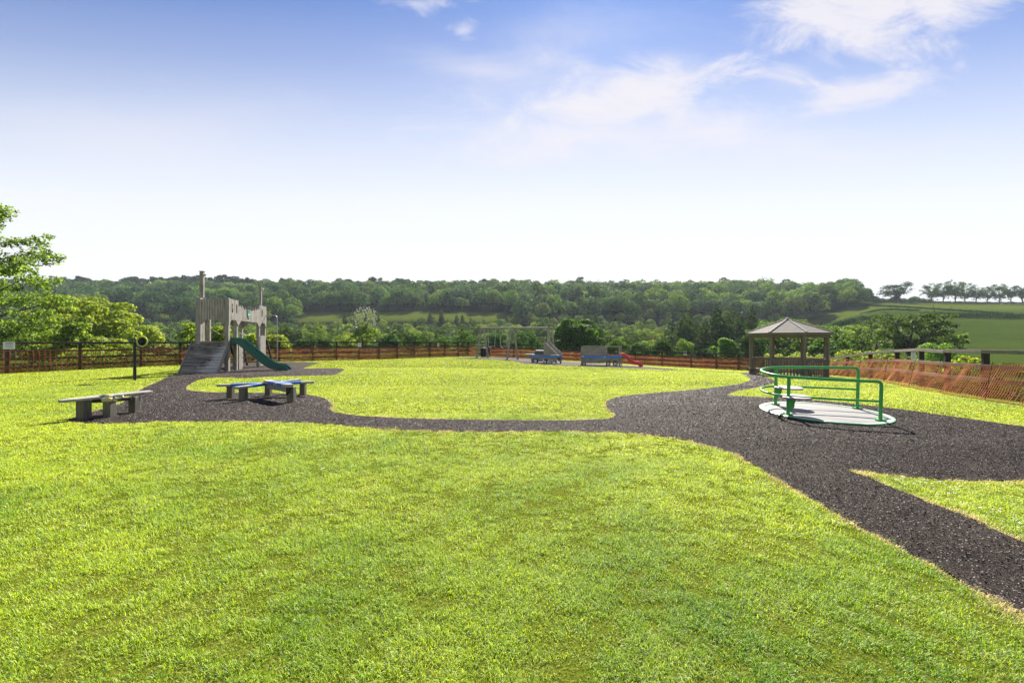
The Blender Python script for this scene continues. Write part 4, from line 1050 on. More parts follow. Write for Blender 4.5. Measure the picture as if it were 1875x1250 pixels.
# ------------------------------------------------------------------ fences, nets, signs
def resample(pts, step):
    P = [np.array(p, float) for p in pts]; out = [P[0]]
    for a, b in zip(P[:-1], P[1:]):
        L = np.linalg.norm(b - a); n = max(1, round(L / step)); out += [a + (b - a) * k / n for k in range(1, n + 1)]
    return np.array(out)
def fence(pts, name, label, heights, mat, h, seed, top_extra=None, pmat=None):
    rng = random.Random(seed); root = empty(name, onz(*pts[0]), 0, label, 'fence'); O = Vector(root.location)
    tz = [(top_extra[i] if top_extra else 0) for i in range(len(pts))]
    for i, p in enumerate(pts):
        m = MB(); b = Vector(onz(*p)) - O; q = pts[min(i + 1, len(pts) - 1)]; q0 = pts[max(i - 1, 0)]; d = Vector((q[0] - q0[0], q[1] - q0[1], 0)).normalized()
        m.beam(b + Vector((0, 0, -.2)), b + Vector((rng.uniform(-.01, .01), rng.uniform(-.01, .01), h + .02 + tz[i])), .13, .09, up=tuple(d)); m.build('post', MATS[(pmat or mat) + '_z'], root, .01)
    for hh in heights:
        m = MB()
        for i in range(len(pts) - 1):
            a, b = Vector(onz(*pts[i])) - O, Vector(onz(*pts[i + 1])) - O; d = (b - a).normalized(); s = Vector((d.y, -d.x, 0)).normalized()
            if (s.x * (-(a + O).x) + s.y * (-(a + O).y)) < 0: s = -s
            a = a + s * .065 + Vector((0, 0, hh + tz[i] * (hh / h) + rng.uniform(-.012, .012))); b = b + s * .065 + Vector((0, 0, hh + tz[i + 1] * (hh / h) + rng.uniform(-.012, .012)))
            m.beam(a, b, .036, .095)
        m.build('rail', MATS[mat + '_x'], root, .006)
    return root
fence(FENCE_A, 'post_and_rail_fence', 'dark brown post and rail fence running round the left and back of the lawn', (1.33, .97, .62, .26), 'dark', 1.37, 1)
fence(FENCE_B[:], 'post_and_rail_fence', 'weathered grey post and rail fence beside the near right lawn edge', (1.17, .80, .45), 'brown', 1.2, 2,
      top_extra=[-.1, -.15, -.25, -.26, -.16, -.05, .02, .03, 0, .02, .02, .02, 0, 0, 0], pmat='dark')

def net(pts, name, label, h, pitch, rows, width, mat, seed, off=.12, lean=0.0, sag=.05, htop=None, vfac=1.0):
    """barrier mesh of real strands; thickness from doubled ribbons"""
    rng = np.random.default_rng(seed); P = resample(pts, pitch); n = len(P)
    T = np.gradient(P, axis=0); T /= np.linalg.norm(T, axis=1)[:, None]; N = np.stack([T[:, 1], -T[:, 0]], 1)
    s = np.sign((N * -P).sum(1)); N *= s[:, None]
    t = np.arange(n) * pitch
    smooth_n = lambda sc, a: a * np.interp(t, np.arange(0, t[-1] + 2 * sc, sc), rng.uniform(-1, 1, len(np.arange(0, t[-1] + 2 * sc, sc))))
    top = h + smooth_n(1.6, sag) + smooth_n(.45, sag * .4); bot = .02 + smooth_n(.8, .02)
    if htop is not None: top = top + np.interp(t / t[-1], *zip(*htop))
    w1, w2 = smooth_n(.9, .07), smooth_n(.35, .05)
    rr = np.linspace(0, 1, rows + 1)
    Z = near_z(P[:, 0], P[:, 1])
    V = np.zeros((rows + 1, n, 3))
    for r, k in enumerate(rr):
        o = off + lean * (1 - k) ** 1.3 + w1 * (1 - k) * 1.0 + w2 * math.sin(k * 5 + 1)
        xs = P[:, 0] + N[:, 0] * o; ys = P[:, 1] + N[:, 1] * o
        sh = smooth_n(.7, .03) * k
        V[r] = np.stack([xs + T[:, 0] * sh, ys + T[:, 1] * sh, near_z(xs, ys) + bot * (1 - k) + top * k + smooth_n(1.1, .012)], 1)
    O = np.array(onz(*pts[0]))
    V = V - O
    vs, fs, c = [], [], 0
    hw = width / 2
    T3 = np.concatenate([T, np.zeros((n, 1))], 1); UP = np.array([0, 0, 1.0]); N3 = np.concatenate([N, np.zeros((n, 1))], 1)
    def ribbon(line, side):
        nonlocal c
        m = len(line); a = np.stack([line - side, line + side], 1).reshape(-1, 3); vs.append(a)
        i = np.arange(m - 1) * 2 + c; fs.append(np.stack([i, i + 1, i + 3, i + 2], 1)); c += 2 * m
    for r in range(rows + 1):
        ribbon(V[r], UP * hw * (1.7 if r in (0, rows) else 1)); 
    for j in range(n): 
        kk = 1.8 if j % 16 == 0 else 1
        ribbon(V[:, j], T3[j] * hw * vfac * kk)
    root = empty(name, tuple(O), 0, label, 'barrier netting')
    mesh_np('mesh_sheet', np.concatenate(vs), np.concatenate(fs), mat, root)
    nst = 0
    for j in range(0, n, max(1, int(3.1 / pitch))):
        a = Vector(V[0, j]); b = Vector(V[rows, j]); b = Vector((a.x * .6 + b.x * .4, a.y * .6 + b.y * .4, b.z)); m = MB(); m.tube([a + Vector((0, 0, -.08)), b + Vector((0, 0, .07))], .006, 6); m.build('stake', MATS['black_metal'], root)
    return root
net(FENCE_A[0:6], 'barrier_net', 'thin red barrier netting hung on the dark rails left of the ramp', .98, .19, 9, .016, MATS['net_red'], 1, off=.1, sag=.03, vfac=1.9)
net([FENCE_A[5], FENCE_A[6]] + FENCE_A[7:18] + [(-3.4, 39.7)], 'barrier_net', 'brick red barrier netting along the back fence between tower and swings', .93, .085, 12, .015, MATS['net_red'], 2, off=.12, sag=.05)
net([(-2.2, 40.3)] + FENCE_A[19:], 'barrier_net', 'brick red barrier netting behind the play train and up to the gazebo', .93, .085, 12, .018, MATS['net_red'], 3, off=.12, sag=.05)
net([(18.6, 29.6)] + FENCE_B[2:], 'barrier_net', 'coarse sagging orange barrier netting leaning out over the grass on the right', .80, .066, 14, .013, MATS['net_orange'], 4, off=.20, lean=.36, sag=.10, vfac=1.5)

def sign(p, z, w, h, label, red=False, off=.13, lines=5):
    x, y = p; d = Vector((-x, -y, 0)).normalized(); rz = math.atan2(d.y, d.x) + math.pi / 2
    root = empty('notice_sign', (x + d.x * off, y + d.y * off, z), rz, label, 'sign', 'small white notices fixed along the fence')
    m = MB(); m.box((0, 0, 0), (w, .012, h)); m.build('plate', MATS['white_sign'], root, .003)
    m = MB(); rng = random.Random(int(x * 10))
    if red:
        m.box((0, -.0075, h * .10), (w * .5, .002, h * .30))
        m.box((0, -.0075, -h * .28), (w * .5, .002, h * .10))
        m.build('print', MATS['print_red'], root); return
    for i in range(lines):
        ww = w * (.62 if i else .55) * rng.uniform(.8, 1.1); m.box((0, -.0075, h * (.34 - .15 * i)), (ww, .002, h * (.07 if i == 0 else .035)))
    m.build('print', MATS['print_dark'], root)
def gat(px, Y): return ((px - 937) / F_PX * Y, Y)
sign(gat(16, 17.6), 1.4 - 7.5 / 750 * 17.6, .33, .31, 'square white notice with dark lines, on the fence post at the far left')
sign(fpt(658, 659), 1.40 - 6 * 32.5 / 750, .24, .33, 'white notice on the back fence in front of the pale flowering shrub')
sign(gat(802, 36.4), 1.4 - 6 * 36.9 / 750, .17, .31, 'narrow white notice with red print on the back fence left of the swings', True)
sign(gat(1254, 36.8), 1.4 - 22 * 36.4 / 750, .26, .34, 'white notice on the back fence between red slide and gazebo')
sign(gat(1672, 12.6), 1.4 - 26.5 / 750 * 12.6, .10, .24, 'upright white notice on the grey fence at the right')
# tail of the near bench area: small dark litter bin behind the swings
def bin_():
    x, y = -2.75, 39.4; root = empty('litter_bin', onz(x, y), 0, 'dark litter bin against the back fence behind the left swing legs', 'bin')
    m = MB(); m.lathe([(.24, 0), (.26, .05), (.28, .72), (.30, .74)], seg=18); m.build('body', MATS['black_metal'], root, smooth=True)
    m = MB(); m.lathe([(.31, .742), (.30, .80), (.16, .92), (.03, .95)], seg=18); m.build('lid', MATS['black_rubber'], root, smooth=True)
bin_()

def undergrowth():
    """rank grass, docks and brambles on the outer side of the fence"""
    rng = np.random.default_rng(61); P = resample(FENCE_A + FENCE_B[1:], .5); T = np.gradient(P, axis=0); T /= np.linalg.norm(T, axis=1)[:, None]; N = np.stack([-T[:, 1], T[:, 0]], 1)
    n = 52000; k = rng.integers(0, len(P), n); o = .15 + rng.gamma(1.6, .55, n); patch = value_noise(P[k, 0] + rng.normal(0, .3, n), P[k, 1], 1.7, 7)
    x = P[k, 0] + N[k, 0] * o + rng.normal(0, .25, n); y = P[k, 1] + N[k, 1] * o + rng.normal(0, .25, n)
    h = (.12 + .85 * patch ** 1.5) * rng.random(n) ** .7
    keep = ~in_poly(x, y, LAWN_POLY); x, y, h, patch, o = x[keep], y[keep], h[keep], patch[keep], o[keep]; n = len(x)
    c = np.stack([x, y, gz(x, y) + h], 1); s = rng.uniform(.03, .075, n)
    nm = rng.normal(size=(n, 3)); nm /= np.linalg.norm(nm, axis=1)[:, None]; a = np.cross(nm, rng.normal(size=(n, 3))); a /= np.linalg.norm(a, axis=1)[:, None]; b = np.cross(nm, a)
    a *= s[:, None]; b *= (s * .5)[:, None]
    V = np.stack([c - a, c + b, c + a, c - b], 1).reshape(-1, 3); F = np.arange(4 * n).reshape(-1, 4)
    t = (patch + rng.normal(0, .25, n))[:, None]; C = np.where(t > .62, [2.1, 1.75, 1.1], np.where(t > .4, [1.25, 1.3, .9], [.9, .8, .7])) * rng.uniform(.7, 1.2, (n, 1))
    C = np.repeat(np.concatenate([C, np.ones((n, 1))], 1), 4, 0)
    o_ = mesh_np('undergrowth', V, F, leaf_mat('undergrowth_leaves', (0.085, 0.095, 0.022), 'attr', transl=.35, var=.5), attrs={'tint': C, 'rnd': np.repeat(rng.random(n), 4)})
    tag(o_, 'rank pale grass and weeds growing on the outer side of the fence', 'undergrowth', kind='stuff')
undergrowth()

# ------------------------------------------------------------------ trees
def diamonds(P, Nrm, size, rng, asp=.62):
    n = len(P); Nrm = Nrm / (np.linalg.norm(Nrm, axis=1)[:, None] + 1e-9)
    a = np.cross(Nrm, rng.normal(size=(n, 3))); a /= np.linalg.norm(a, axis=1)[:, None] + 1e-9; b = np.cross(Nrm, a)
    a = a * size[:, None]; b = b * (size * asp)[:, None]; bend = Nrm * (size * .18)[:, None]
    V = np.stack([P - a - bend, P + b, P + a - bend, P - b], 1).reshape(-1, 3)
    return V, np.arange(4 * n).reshape(-1, 4)
def shell(C, R, n, leaf, rng, fill=.16, cull=.80, jit=.36, zmin=-.55):
    """leaves on the outside of overlapping clumps"""
    C = np.asarray(C, float); R = np.asarray(R, float)
    if R.ndim == 1: R = np.stack([R, R, R * .8], 1)
    w = (R[:, 0] * R[:, 1]); w = w / w.sum(); k = rng.choice(len(C), n, p=w)
    d = rng.normal(size=(n, 3)); d /= np.linalg.norm(d, axis=1)[:, None]; d[:, 2] = np.where(d[:, 2] < zmin, -d[:, 2], d[:, 2])
    rad = np.where(rng.random(n) < fill, rng.uniform(.3, .9, n), rng.normal(1, .07, n))
    P = C[k] + d * R[k] * rad[:, None]
    keep = np.ones(n, bool)
    if cull:
        for i in range(len(C)):
            q = (((P - C[i]) / R[i]) ** 2).sum(1); keep &= ~((q < cull ** 2) & (k != i) & (rng.random(n) < .85))
    P, d = P[keep], d[keep]; m = len(P)
    return P, d + rng.normal(size=(m, 3)) * jit, leaf * rng.uniform(.6, 1.35, m)
def tubes_np(paths, seg=6):
    mb = MB()
    for p, r in paths: mb.tube(p, r, seg, cap=False)
    return np.array(mb.v, float), np.array(mb.f, int)
def two_mat_mesh(name, LV, LF, TV, TF, mats, rnd):
    V = np.concatenate([LV, TV]); F = np.concatenate([LF, TF + len(LV)])
    me = mesh_np(name, V, F, mats, link=False, attrs={'rnd': np.concatenate([rnd, np.full(len(TV), .5)])})
    me.polygons.foreach_set('material_index', np.concatenate([np.zeros(len(LF), np.int32), np.ones(len(TF), np.int32)])); return me
def limbs(rng, H, R, base_r, n, z0=.3, curve=.15, spread=.9, twigs=0, zr=(.5, .92)):
    """trunk and upswept limbs"""
    paths = []; top = np.array([rng.normal(0, .03) * H, rng.normal(0, .03) * H, H * .62])
    tr = [np.array([0, 0, -.4]), np.array([0, 0, H * z0 * .5]), np.array([0, 0, H * z0]) + rng.normal(0, .02, 3) * H * [1, 1, 0], top]
    paths.append((tr, [base_r * 1.2, base_r, base_r * .85, base_r * .35])); tips = []
    for i in range(n):
        a = 2 * math.pi * (i + rng.uniform(-.3, .3)) / n; k = rng.uniform(0, 1); s = tr[2] * (1 - k * .8) + top * k * .8
        e = np.array([math.cos(a) * R * spread * rng.uniform(.6, 1), math.sin(a) * R * spread * rng.uniform(.6, 1), H * rng.uniform(*zr)])
        m = s + (e - s) * .5 + np.array([0, 0, -curve * H * .4]) + rng.normal(0, .04, 3) * R
        r = base_r * .5; paths.append(([s, m, e], [r, r * .6, r * .18])); tips.append(e)
        for j in range(twigs):
            t = rng.uniform(.35, .95); q = m + (e - m) * t if t > .5 else s + (m - s) * (t * 2)
            f = q + rng.normal(0, 1, 3) * R * .22 + np.array([0, 0, H * .08]); paths.append(([q, (q + f) / 2 + rng.normal(0, .03, 3) * R, f], [r * .35, r * .22, r * .08])); tips.append(f)
    return paths, tips
def dome(rng, m, R, zc, rz, cr=(.28, .42), zlo=-.35, pos=.70):
    C, S = [], []
    while len(C) < m:
        d = rng.normal(size=3); d /= np.linalg.norm(d)
        if d[2] < zlo: continue
        k = pos * rng.uniform(.75, 1.08) if len(C) > m * .2 else rng.uniform(.1, .5)
        C.append([d[0] * R * k, d[1] * R * k, zc + d[2] * rz * k]); S.append(R * rng.uniform(*cr))
    return np.array(C), np.array(S)

def wood_kind(kind, seed, n, leaf):
    rng = np.random.default_rng(seed)
    if kind == 'broad':
        C, S = dome(rng, 30, 6.0, 6.0, 5.4, (.24, .40), -.5, .72); P, N, s = shell(C, S, n, leaf, rng)
        C2, S2 = dome(rng, 8, 4.0, 4.5, 3.5); P2, N2, s2 = shell(C2, S2, n // 8, leaf * 1.3, rng)
        P, N, s = np.concatenate([P, P2]), np.concatenate([N, N2]), np.concatenate([s, s2]); paths, _ = limbs(rng, 10, 5, .32, 5)
    elif kind == 'tall':
        C, S = dome(rng, 28, 4.2, 7.4, 6.6, (.26, .42), -.6, .72); P, N, s = shell(C, S, n, leaf, rng); paths, _ = limbs(rng, 13, 3.6, .3, 5)
    elif kind == 'conifer':
        C, S = [], []
        for i in range(46):
            k = i / 46; z = 1.2 + 11.6 * k; r = 2.7 * (1 - k) ** .8; a = i * 2.4; C.append([math.cos(a) * r * .62, math.sin(a) * r * .62, z]); S.append([r * .55 + .3, r * .55 + .3, .75])
        P, N, s = shell(np.array(C), np.array(S), n, leaf * .9, rng, jit=.6, cull=.7, zmin=-.9); paths, _ = limbs(rng, 14, 1.0, .22, 2)
    elif kind == 'pine':
        C, S = [], []
        for i in range(15):
            z = rng.uniform(8, 13.2); r = 3.4 * (1 - abs(z - 11) / 5); a = rng.uniform(0, 6.28); C.append([math.cos(a) * r, math.sin(a) * r, z]); S.append([rng.uniform(1.1, 2.0)] * 2 + [rng.uniform(.6, 1.0)])
        P, N, s = shell(np.array(C), np.array(S), n, leaf, rng, cull=.6, zmin=-.9); paths, _ = limbs(rng, 13, 3.2, .24, 8, .55)
    elif kind == 'sparse':
        paths, tips = limbs(rng, 11.5, 4.6, .34, 12, .20, .05, 1.0, twigs=7, zr=(.38, .97)); t = np.array(tips)
        P, N, s = shell(t, np.full(len(t), 1.15), n, leaf * .75, rng, cull=0, fill=.5)
    LV, LF = diamonds(P, N, s, rng); TV, TF = tubes_np(paths)
    return LV, LF, TV, TF, np.repeat(rng.random(len(LF)), 4)
def lift_tone(col): return col

KINDS = ['broad', 'broad', 'broad', 'tall', 'tall', 'conifer', 'conifer', 'pine', 'pine', 'sparse', 'sparse', 'sparse']
HI = []; LO = []
for i, k in enumerate(KINDS):
    nhi, nlo = {'broad': (3400, 1100), 'tall': (3000, 1000), 'conifer': (3000, 1000), 'pine': (1500, 700), 'sparse': (2600, 700)}[k]
    a = wood_kind(k, 100 + i, nhi, .36); HI.append(two_mat_mesh('woodland_tree', *a[:4], [MATS['leaf_far'], MATS['bark']], a[4]))
    LO.append(wood_kind(k, 200 + i, nlo, .60))
KI = {k: [i for i, q in enumerate(KINDS) if q == k] for k in set(KINDS)}

def woodland():
    rng = np.random.default_rng(77); T = []
    y = 92.0
    while y < 398:
        st = 6.6 if y < 140 else (7.2 if y < 236 else 10.4)
        xs = np.arange(-1.40 * y, .95 * y, st)
        for x0 in xs:
            x = x0 + rng.uniform(-.38, .38) * st; yy = y + rng.uniform(-.38, .38) * st; u = x / yy; px = 937 + u * F_PX
            if u > edge_u(yy) + rng.uniform(-.01, .01): continue
            # pasture strip on the slope, open meadow left below, gap right below the ridge
            if 226 < yy < 264 and -.53 < u < .02 and yy > 226 + 8 * math.sin(u * 30): continue
            if yy < 118 and u < -.55 and rng.random() < .6: continue
            tone = rng.choice(['dark', 'mid', 'pale', 'grey'], p=[.32, .42, .17, .09] if yy > 240 else [.20, .38, .34, .08])
            kind = 'broad'; q = rng.random()
            if yy < 236:
                kind = 'tall' if q < .35 else ('conifer' if q > .86 and -.4 < u < .1 else ('sparse' if q > .93 else 'broad'))
                if yy > 212 and -.42 < u < 0.05 and q > .45: kind = 'conifer'
                if .38 < u < .60 and yy < 150: kind = 'conifer' if q < .8 else 'tall'
            else:
                if q > .93: kind = 'tall'
                if yy > 372 and u < -.62: kind = 'pine'
                if yy > 385 and q < .35: kind = 'pine' if u < .1 else 'sparse'
            sc = rng.uniform(.50, .72) if yy < 236 else rng.uniform(.82, 1.22)
            if yy > 205 and yy < 236: sc = rng.uniform(.42, .6)
            if kind == 'conifer': sc = rng.uniform(.85, 1.1) if .38 < u < .6 and yy < 150 else rng.uniform(.5, .75); tone = 'dark' if q < .5 else 'mid'
            if kind == 'pine': sc = rng.uniform(.8, 1.05) if (u > -.66 or u < -.96) else rng.uniform(1.0, 1.2); tone = 'dark'
            if u > .30 and yy > 236 and rng.random() < .35: tone = 'pale'
            if u > .77 and yy > 245: sc *= .85
            base = {'dark': (.62, .72, .80), 'mid': (1.0, 1.0, .95), 'pale': (1.95, 1.7, .95), 'grey': (1.35, 1.12, 1.15)}[tone]
            if kind in ('conifer', 'pine'): base = tuple(b * .6 for b in base)
            if yy < 236: base = (base[0] * 1.3, base[1] * 1.12, base[2] * 1.0)
            j = rng.uniform(.82, 1.25); base = (base[0] * j * rng.uniform(.9, 1.12), base[1] * j, base[2] * j * rng.uniform(.9, 1.1))
            T.append(dict(x=x, y=yy, px=px, kind=kind, sc=sc, tone=tone, col=base, rz=rng.uniform(0, 6.28), sz=rng.uniform(.88, 1.15), size=sc * (5 if kind != 'conifer' else 3) / yy, r=rng.integers(1 << 30)))
        y += st * .92
    # the largest in view stand alone, the rest of the wood is one mass
    def in_view(t): return -40 < t['px'] < 1560
    order = sorted([t for t in T if in_view(t)], key=lambda t: -t['size'])
    solo = order[:235]; ids = {id(t) for t in solo}; rest = [t for t in T if id(t) not in ids]
    rows = lambda t: 'low in the valley' if t['y'] < 125 else ('in the middle valley' if t['y'] < 175 else ('in the upper valley' if t['y'] < 236 else 'on the far slope'))
    def mark(px):
        for a, b in ((90, 'behind the leafy maple'), (262, 'above the round tree'), (350, 'left of the tower'), (490, 'behind the tower'), (600, 'right of green slide'), (700, 'above the flowering shrub'),
                     (790, 'left of red notice'), (865, 'just left of swings'), (945, 'behind left swing bay'), (1015, 'behind right swing bay'), (1066, 'between engine and wagon'), (1140, 'above the wagon'), (1240, 'above the red slide'),
                     (1370, 'left of the gazebo'), (1520, 'behind the gazebo'), (9999, 'right of the gazebo')):
            if px < a: return b
    kindname = {'broad': ('rounded tree', 'broadleaf_tree'), 'tall': ('tall tree', 'tall_tree'), 'conifer': ('conifer', 'conifer_tree'), 'pine': ('pine', 'pine_tree'), 'sparse': ('thin tree', 'sparse_tree')}
    tn = {'dark': 'dark', 'mid': 'green', 'pale': 'pale green', 'grey': 'greyish'}
    B = {}
    for t in solo: B.setdefault((tn[t['tone']], kindname[t['kind']][0], rows(t), mark(t['px'])), []).append(t)
    ordn = ['leftmost', 'second from left', 'third from left', 'fourth from left', 'fifth from left', 'sixth from left', 'seventh from left', 'eighth from left', 'ninth from left', 'tenth from left']
    for key, L in B.items():
        L.sort(key=lambda t: t['px'])
        for i, t in enumerate(L):
            pre = '' if len(L) == 1 else (ordn[min(i, 9)] if i < len(L) - 1 else 'rightmost') + ' '
            t['label'] = f"{pre}{key[0]} {key[1]} {key[2]}, {key[3]}"
    for t in solo:
        ki = KI[t['kind']]; me = HI[ki[t['r'] % len(ki)]]
        o = bpy.data.objects.new(kindname[t['kind']][1], me); COL.objects.link(o)
        o.location = (t['x'], t['y'], float(gz(t['x'], t['y'])) - .15); o.rotation_euler = (0, 0, t['rz']); o.scale = (t['sc'], t['sc'], t['sc'] * t['sz'])
        o.color = (*t['col'], 1); tag(o, t['label'], 'tree', 'woodland trees on the valley side')
    VS, FS, CS, RS, MI = [], [], [], [], []; c = 0
    for t in rest:
        ki = KI[t['kind']]; LV, LF, TV, TF, rn = LO[ki[t['r'] % len(ki)]]
        V = np.concatenate([LV, TV]); F = np.concatenate([LF, TF + len(LV)])
        ca, sa = math.cos(t['rz']), math.sin(t['rz'])
        V = np.stack([(V[:, 0] * ca - V[:, 1] * sa) * t['sc'] + t['x'], (V[:, 0] * sa + V[:, 1] * ca) * t['sc'] + t['y'], V[:, 2] * t['sc'] * t['sz'] + float(gz(t['x'], t['y'])) - .15], 1)
        VS.append(V); FS.append(F + c); c += len(V); CS.append(np.tile([*t['col'], 1], (len(V), 1))); RS.append(np.concatenate([rn, np.full(len(TV), .5)])); MI.append(np.concatenate([np.zeros(len(LF)), np.ones(len(TF))]))
    o = mesh_np('far_woodland', np.concatenate(VS), np.concatenate(FS), [MATS['leaf_mass'], MATS['bark']], attrs={'tint': np.concatenate(CS), 'rnd': np.concatenate(RS)})
    o.data.polygons.foreach_set('material_index', np.concatenate(MI).astype(np.int32)); tag(o, 'dense mixed woodland covering the far hillside up to the skyline', 'woodland', kind='stuff')
    print('woodland', len(solo), len(rest))
woodland()

def solo_tree(name, label, cat, x, y, C, S, n, leaf, col, paths, mat='leaf_near', bark='bark', group=None, z=None, fill=.22, cull=.8, jit=.6, seed=1, zmin=-.55, asp=.62):
    rng = np.random.default_rng(seed); z = float(gz(x, y)) if z is None else z
    root = empty(name, (x, y, z), 0, label, cat, group)
    P, N, s = shell(C, S, n, leaf, rng, fill, cull, jit, zmin); LV, LF = diamonds(P, N, s, rng, asp)
    cr = mesh_np('crown', LV, LF, MATS[mat], root, attrs={'rnd': np.repeat(rng.random(len(LF)), 4)}); cr.color = (*col, 1)
    if paths:
        m = MB()
        for p, r in paths: m.tube(p, r, 8)
        m.build('trunk', MATS[bark], root, smooth=True)
    return root

def shrub(px, y, pt, w, label, col, seed, n=2600, leaf=.07, cat='shrub', name='shrub', mat='leaf_near', tall=1.0, stems=7, group=None, loose=1.0, pb=None):
    """pt: photo row of its top; w: width in photo px"""
    rng = np.random.default_rng(seed); x = (px - 937) / F_PX * y; z = float(gz(x, y)); top = CAM_H + (HOR - pt) / F_PX * y; H = max(top - z, .5); R = w / 2 / F_PX * y
    m = 26; C, S = [], []
    for i in range(m):
        a = rng.uniform(0, 6.28); k = math.sqrt(rng.random()); h = rng.uniform(.18, .93) ** .8
        rr = R * (.35 + .65 * math.sin(math.pi * min(1, h * .85 + .12))) * k
        C.append([math.cos(a) * rr * .85, math.sin(a) * rr * .85, H * h * .92]); q = R * rng.uniform(.22, .38) * loose; S.append([q, q, q * .75])
    C = np.array(C); S = np.array(S); C[:, 2] = np.minimum(C[:, 2], H - S[:, 2] * .9)
    paths = [([np.array([rng.normal(0, .04), rng.normal(0, .04), -.1]), C[i] * [.5, .5, .55], C[i]], [.03 + .01 * H, .02 + .005 * H, .008]) for i in rng.choice(m, stems, replace=False)]
    return solo_tree(name, label, cat, x, y, C, S, n, leaf, col, paths, mat, z=z, seed=seed + 1, group=group, cull=.6, jit=.8, fill=.35)

def near_trees():
    # leafy maple at the left edge
    rng = np.random.default_rng(21); X0, Y0 = -32.7, 24.0; z0 = float(gz(X0, Y0)); C, S, paths = [], [], []
    prof = [(1.0, 2.9), (2.2, 3.9), (3.6, 5.0), (5.2, 5.9), (6.6, 4.6), (8.4, 3.7), (9.6, 2.2), (10.6, .8)]
    paths.append(([np.array([0, 0, -.3]), np.array([.05, 0, 3]), np.array([-.1, .1, 6]), np.array([.1, 0, 9.6])], [.24, .18, .12, .03]))
    for i in range(46):
        h = 1.3 + 8.9 * ((i + .5) / 46); R = np.interp(h, *zip(*prof)); a = i * 2.39996 + rng.uniform(-.3, .3); L = R * rng.uniform(.80, 1.06)
        s = np.array([0, 0, max(.9, h - 1.2 - .25 * L)]); e = np.array([math.cos(a) * L, math.sin(a) * L, h - z0 * 0]); m = (s + e) / 2 + np.array([0, 0, .2])
        paths.append(([s, m, e], [.065, .035, .01]))
        for k in range(5):
            t = .42 + .15 * k; q = s * (1 - t) ** 2 + 2 * m * t * (1 - t) + e * t * t if t < 1 else e
            r = rng.uniform(.34, .62) * (1.0 if t < .9 else .7); C.append(q + rng.normal(0, .22, 3) * [1, 1, .5]); S.append([r * 1.15, r * 1.15, r * .78])
    solo_tree('maple_tree', 'bright leafy young maple at the far left edge with layered outstretched branches', 'tree', X0, Y0, np.array(C), np.array(S), 36000, .085, (1.2, 1.25, 1.1), paths, seed=22, cull=0, fill=.6, jit=.9, zmin=-1, z=-.2)
    # round green tree beyond the left fence
    rng = np.random.default_rng(31); X1, Y1 = (168 - 937) / F_PX * 46, 46.0; z1 = -1.4
    C, S = dome(rng, 58, 5.7, 3.7, 4.1, (.15, .25), -.35, .84); S = np.stack([S, S, S * .62], 1)
    paths, tips = limbs(rng, 6.6, 5.0, .30, 9, .20, .02, .95, twigs=3)
    solo_tree('round_tree', 'broad round topped bright green tree beyond the fence left of the tower', 'tree', X1, Y1, C, S, 32000, .15, (1.6, 1.42, .75), paths, seed=32, z=z1, fill=.12, cull=.75, jit=.5, zmin=-.3)
    yl, mg, dg = (1.45, 1.30, .9), (.85, .9, .9), (.42, .52, .55)
    shrub(95, 27, 612, 70, 'loose yellow green bush behind the fence under the leafy maple', yl, 40, 2600, .085)
    shrub(128, 26, 588, 80, 'tall leafy bush in front of the round green tree, behind the left fence', (1.1, 1.1, .9), 41, 4200, .095, loose=.9)
    shrub(190, 27, 618, 70, 'pale green bush behind the fence between the leafy bush and the horn post', yl, 42, 3000, .08)
    shrub(228, 28, 632, 60, 'low bush behind the fence beside the yellow ringed horn', (1.2, 1.15, .9), 43, 2200, .08)
    shrub(60, 25, 640, 55, 'sparse low weeds bush behind the net at the far left notice', yl, 44, 1500, .07)
    shrub(165, 25, 640, 80, 'sparse low bush seen through the red net under the round tree', (1.4, 1.35, 1.0), 45, 1800, .07)
    shrub(346, 27.6, 581, 34, 'slim yellow green sapling just left of the wooden tower', (1.5, 1.45, .8), 46, 1500, .085, 'sapling', 'sapling', stems=4, loose=1.1)
    shrub(330, 27, 648, 42, 'small bush behind the net at the left foot of the climbing ramp', (1.6, 1.45, .8), 47, 1200, .07)
    shrub(408, 28, 592, 42, 'bright bush seen through the opening of the tower above the ramp', (1.4, 1.4, .75), 48, 2600, .08)
    shrub(462, 30, 607, 40, 'bright bush seen through the opening under the tower bridge', (1.4, 1.4, .75), 49, 2200, .08)
    shrub(292, 60, 606, 60, 'brownish rounded bush beyond the fence between horn post and sapling', (1.1, .85, .9), 50, 3000, .16)
    shrub(506, 40, 613, 48, 'yellow bush behind the fence right of the tower pole', (1.5, 1.3, 1.1), 51, 3000, .09)
    fs = shrub(668, 46, 586, 52, 'cream flowering tall shrub behind the back fence notice', (1.15, 1.15, 1.2), 52, 2600, .10, name='flowering_shrub', loose=.9)
    rng = np.random.default_rng(9); P = rng.normal(size=(260, 3)); P /= np.linalg.norm(P, axis=1)[:, None]; P = P * [1.35, 1.35, 1.6] * rng.uniform(.7, 1.05, (260, 1)) + [0, 0, 3.9]
    P = P[P[:, 2] > 2.6]; LV, LF = diamonds(np.repeat(P, 3, 0), rng.normal(size=(len(P) * 3, 3)), np.full(len(P) * 3, .09), rng, .9); mesh_np('blossom', LV, LF, MATS['blossom'], fs)
    shrub(632, 50, 612, 44, 'pale leaved shrub left of the cream flowering shrub', (1.1, 1.1, 1.1), 53, 2400, .11)
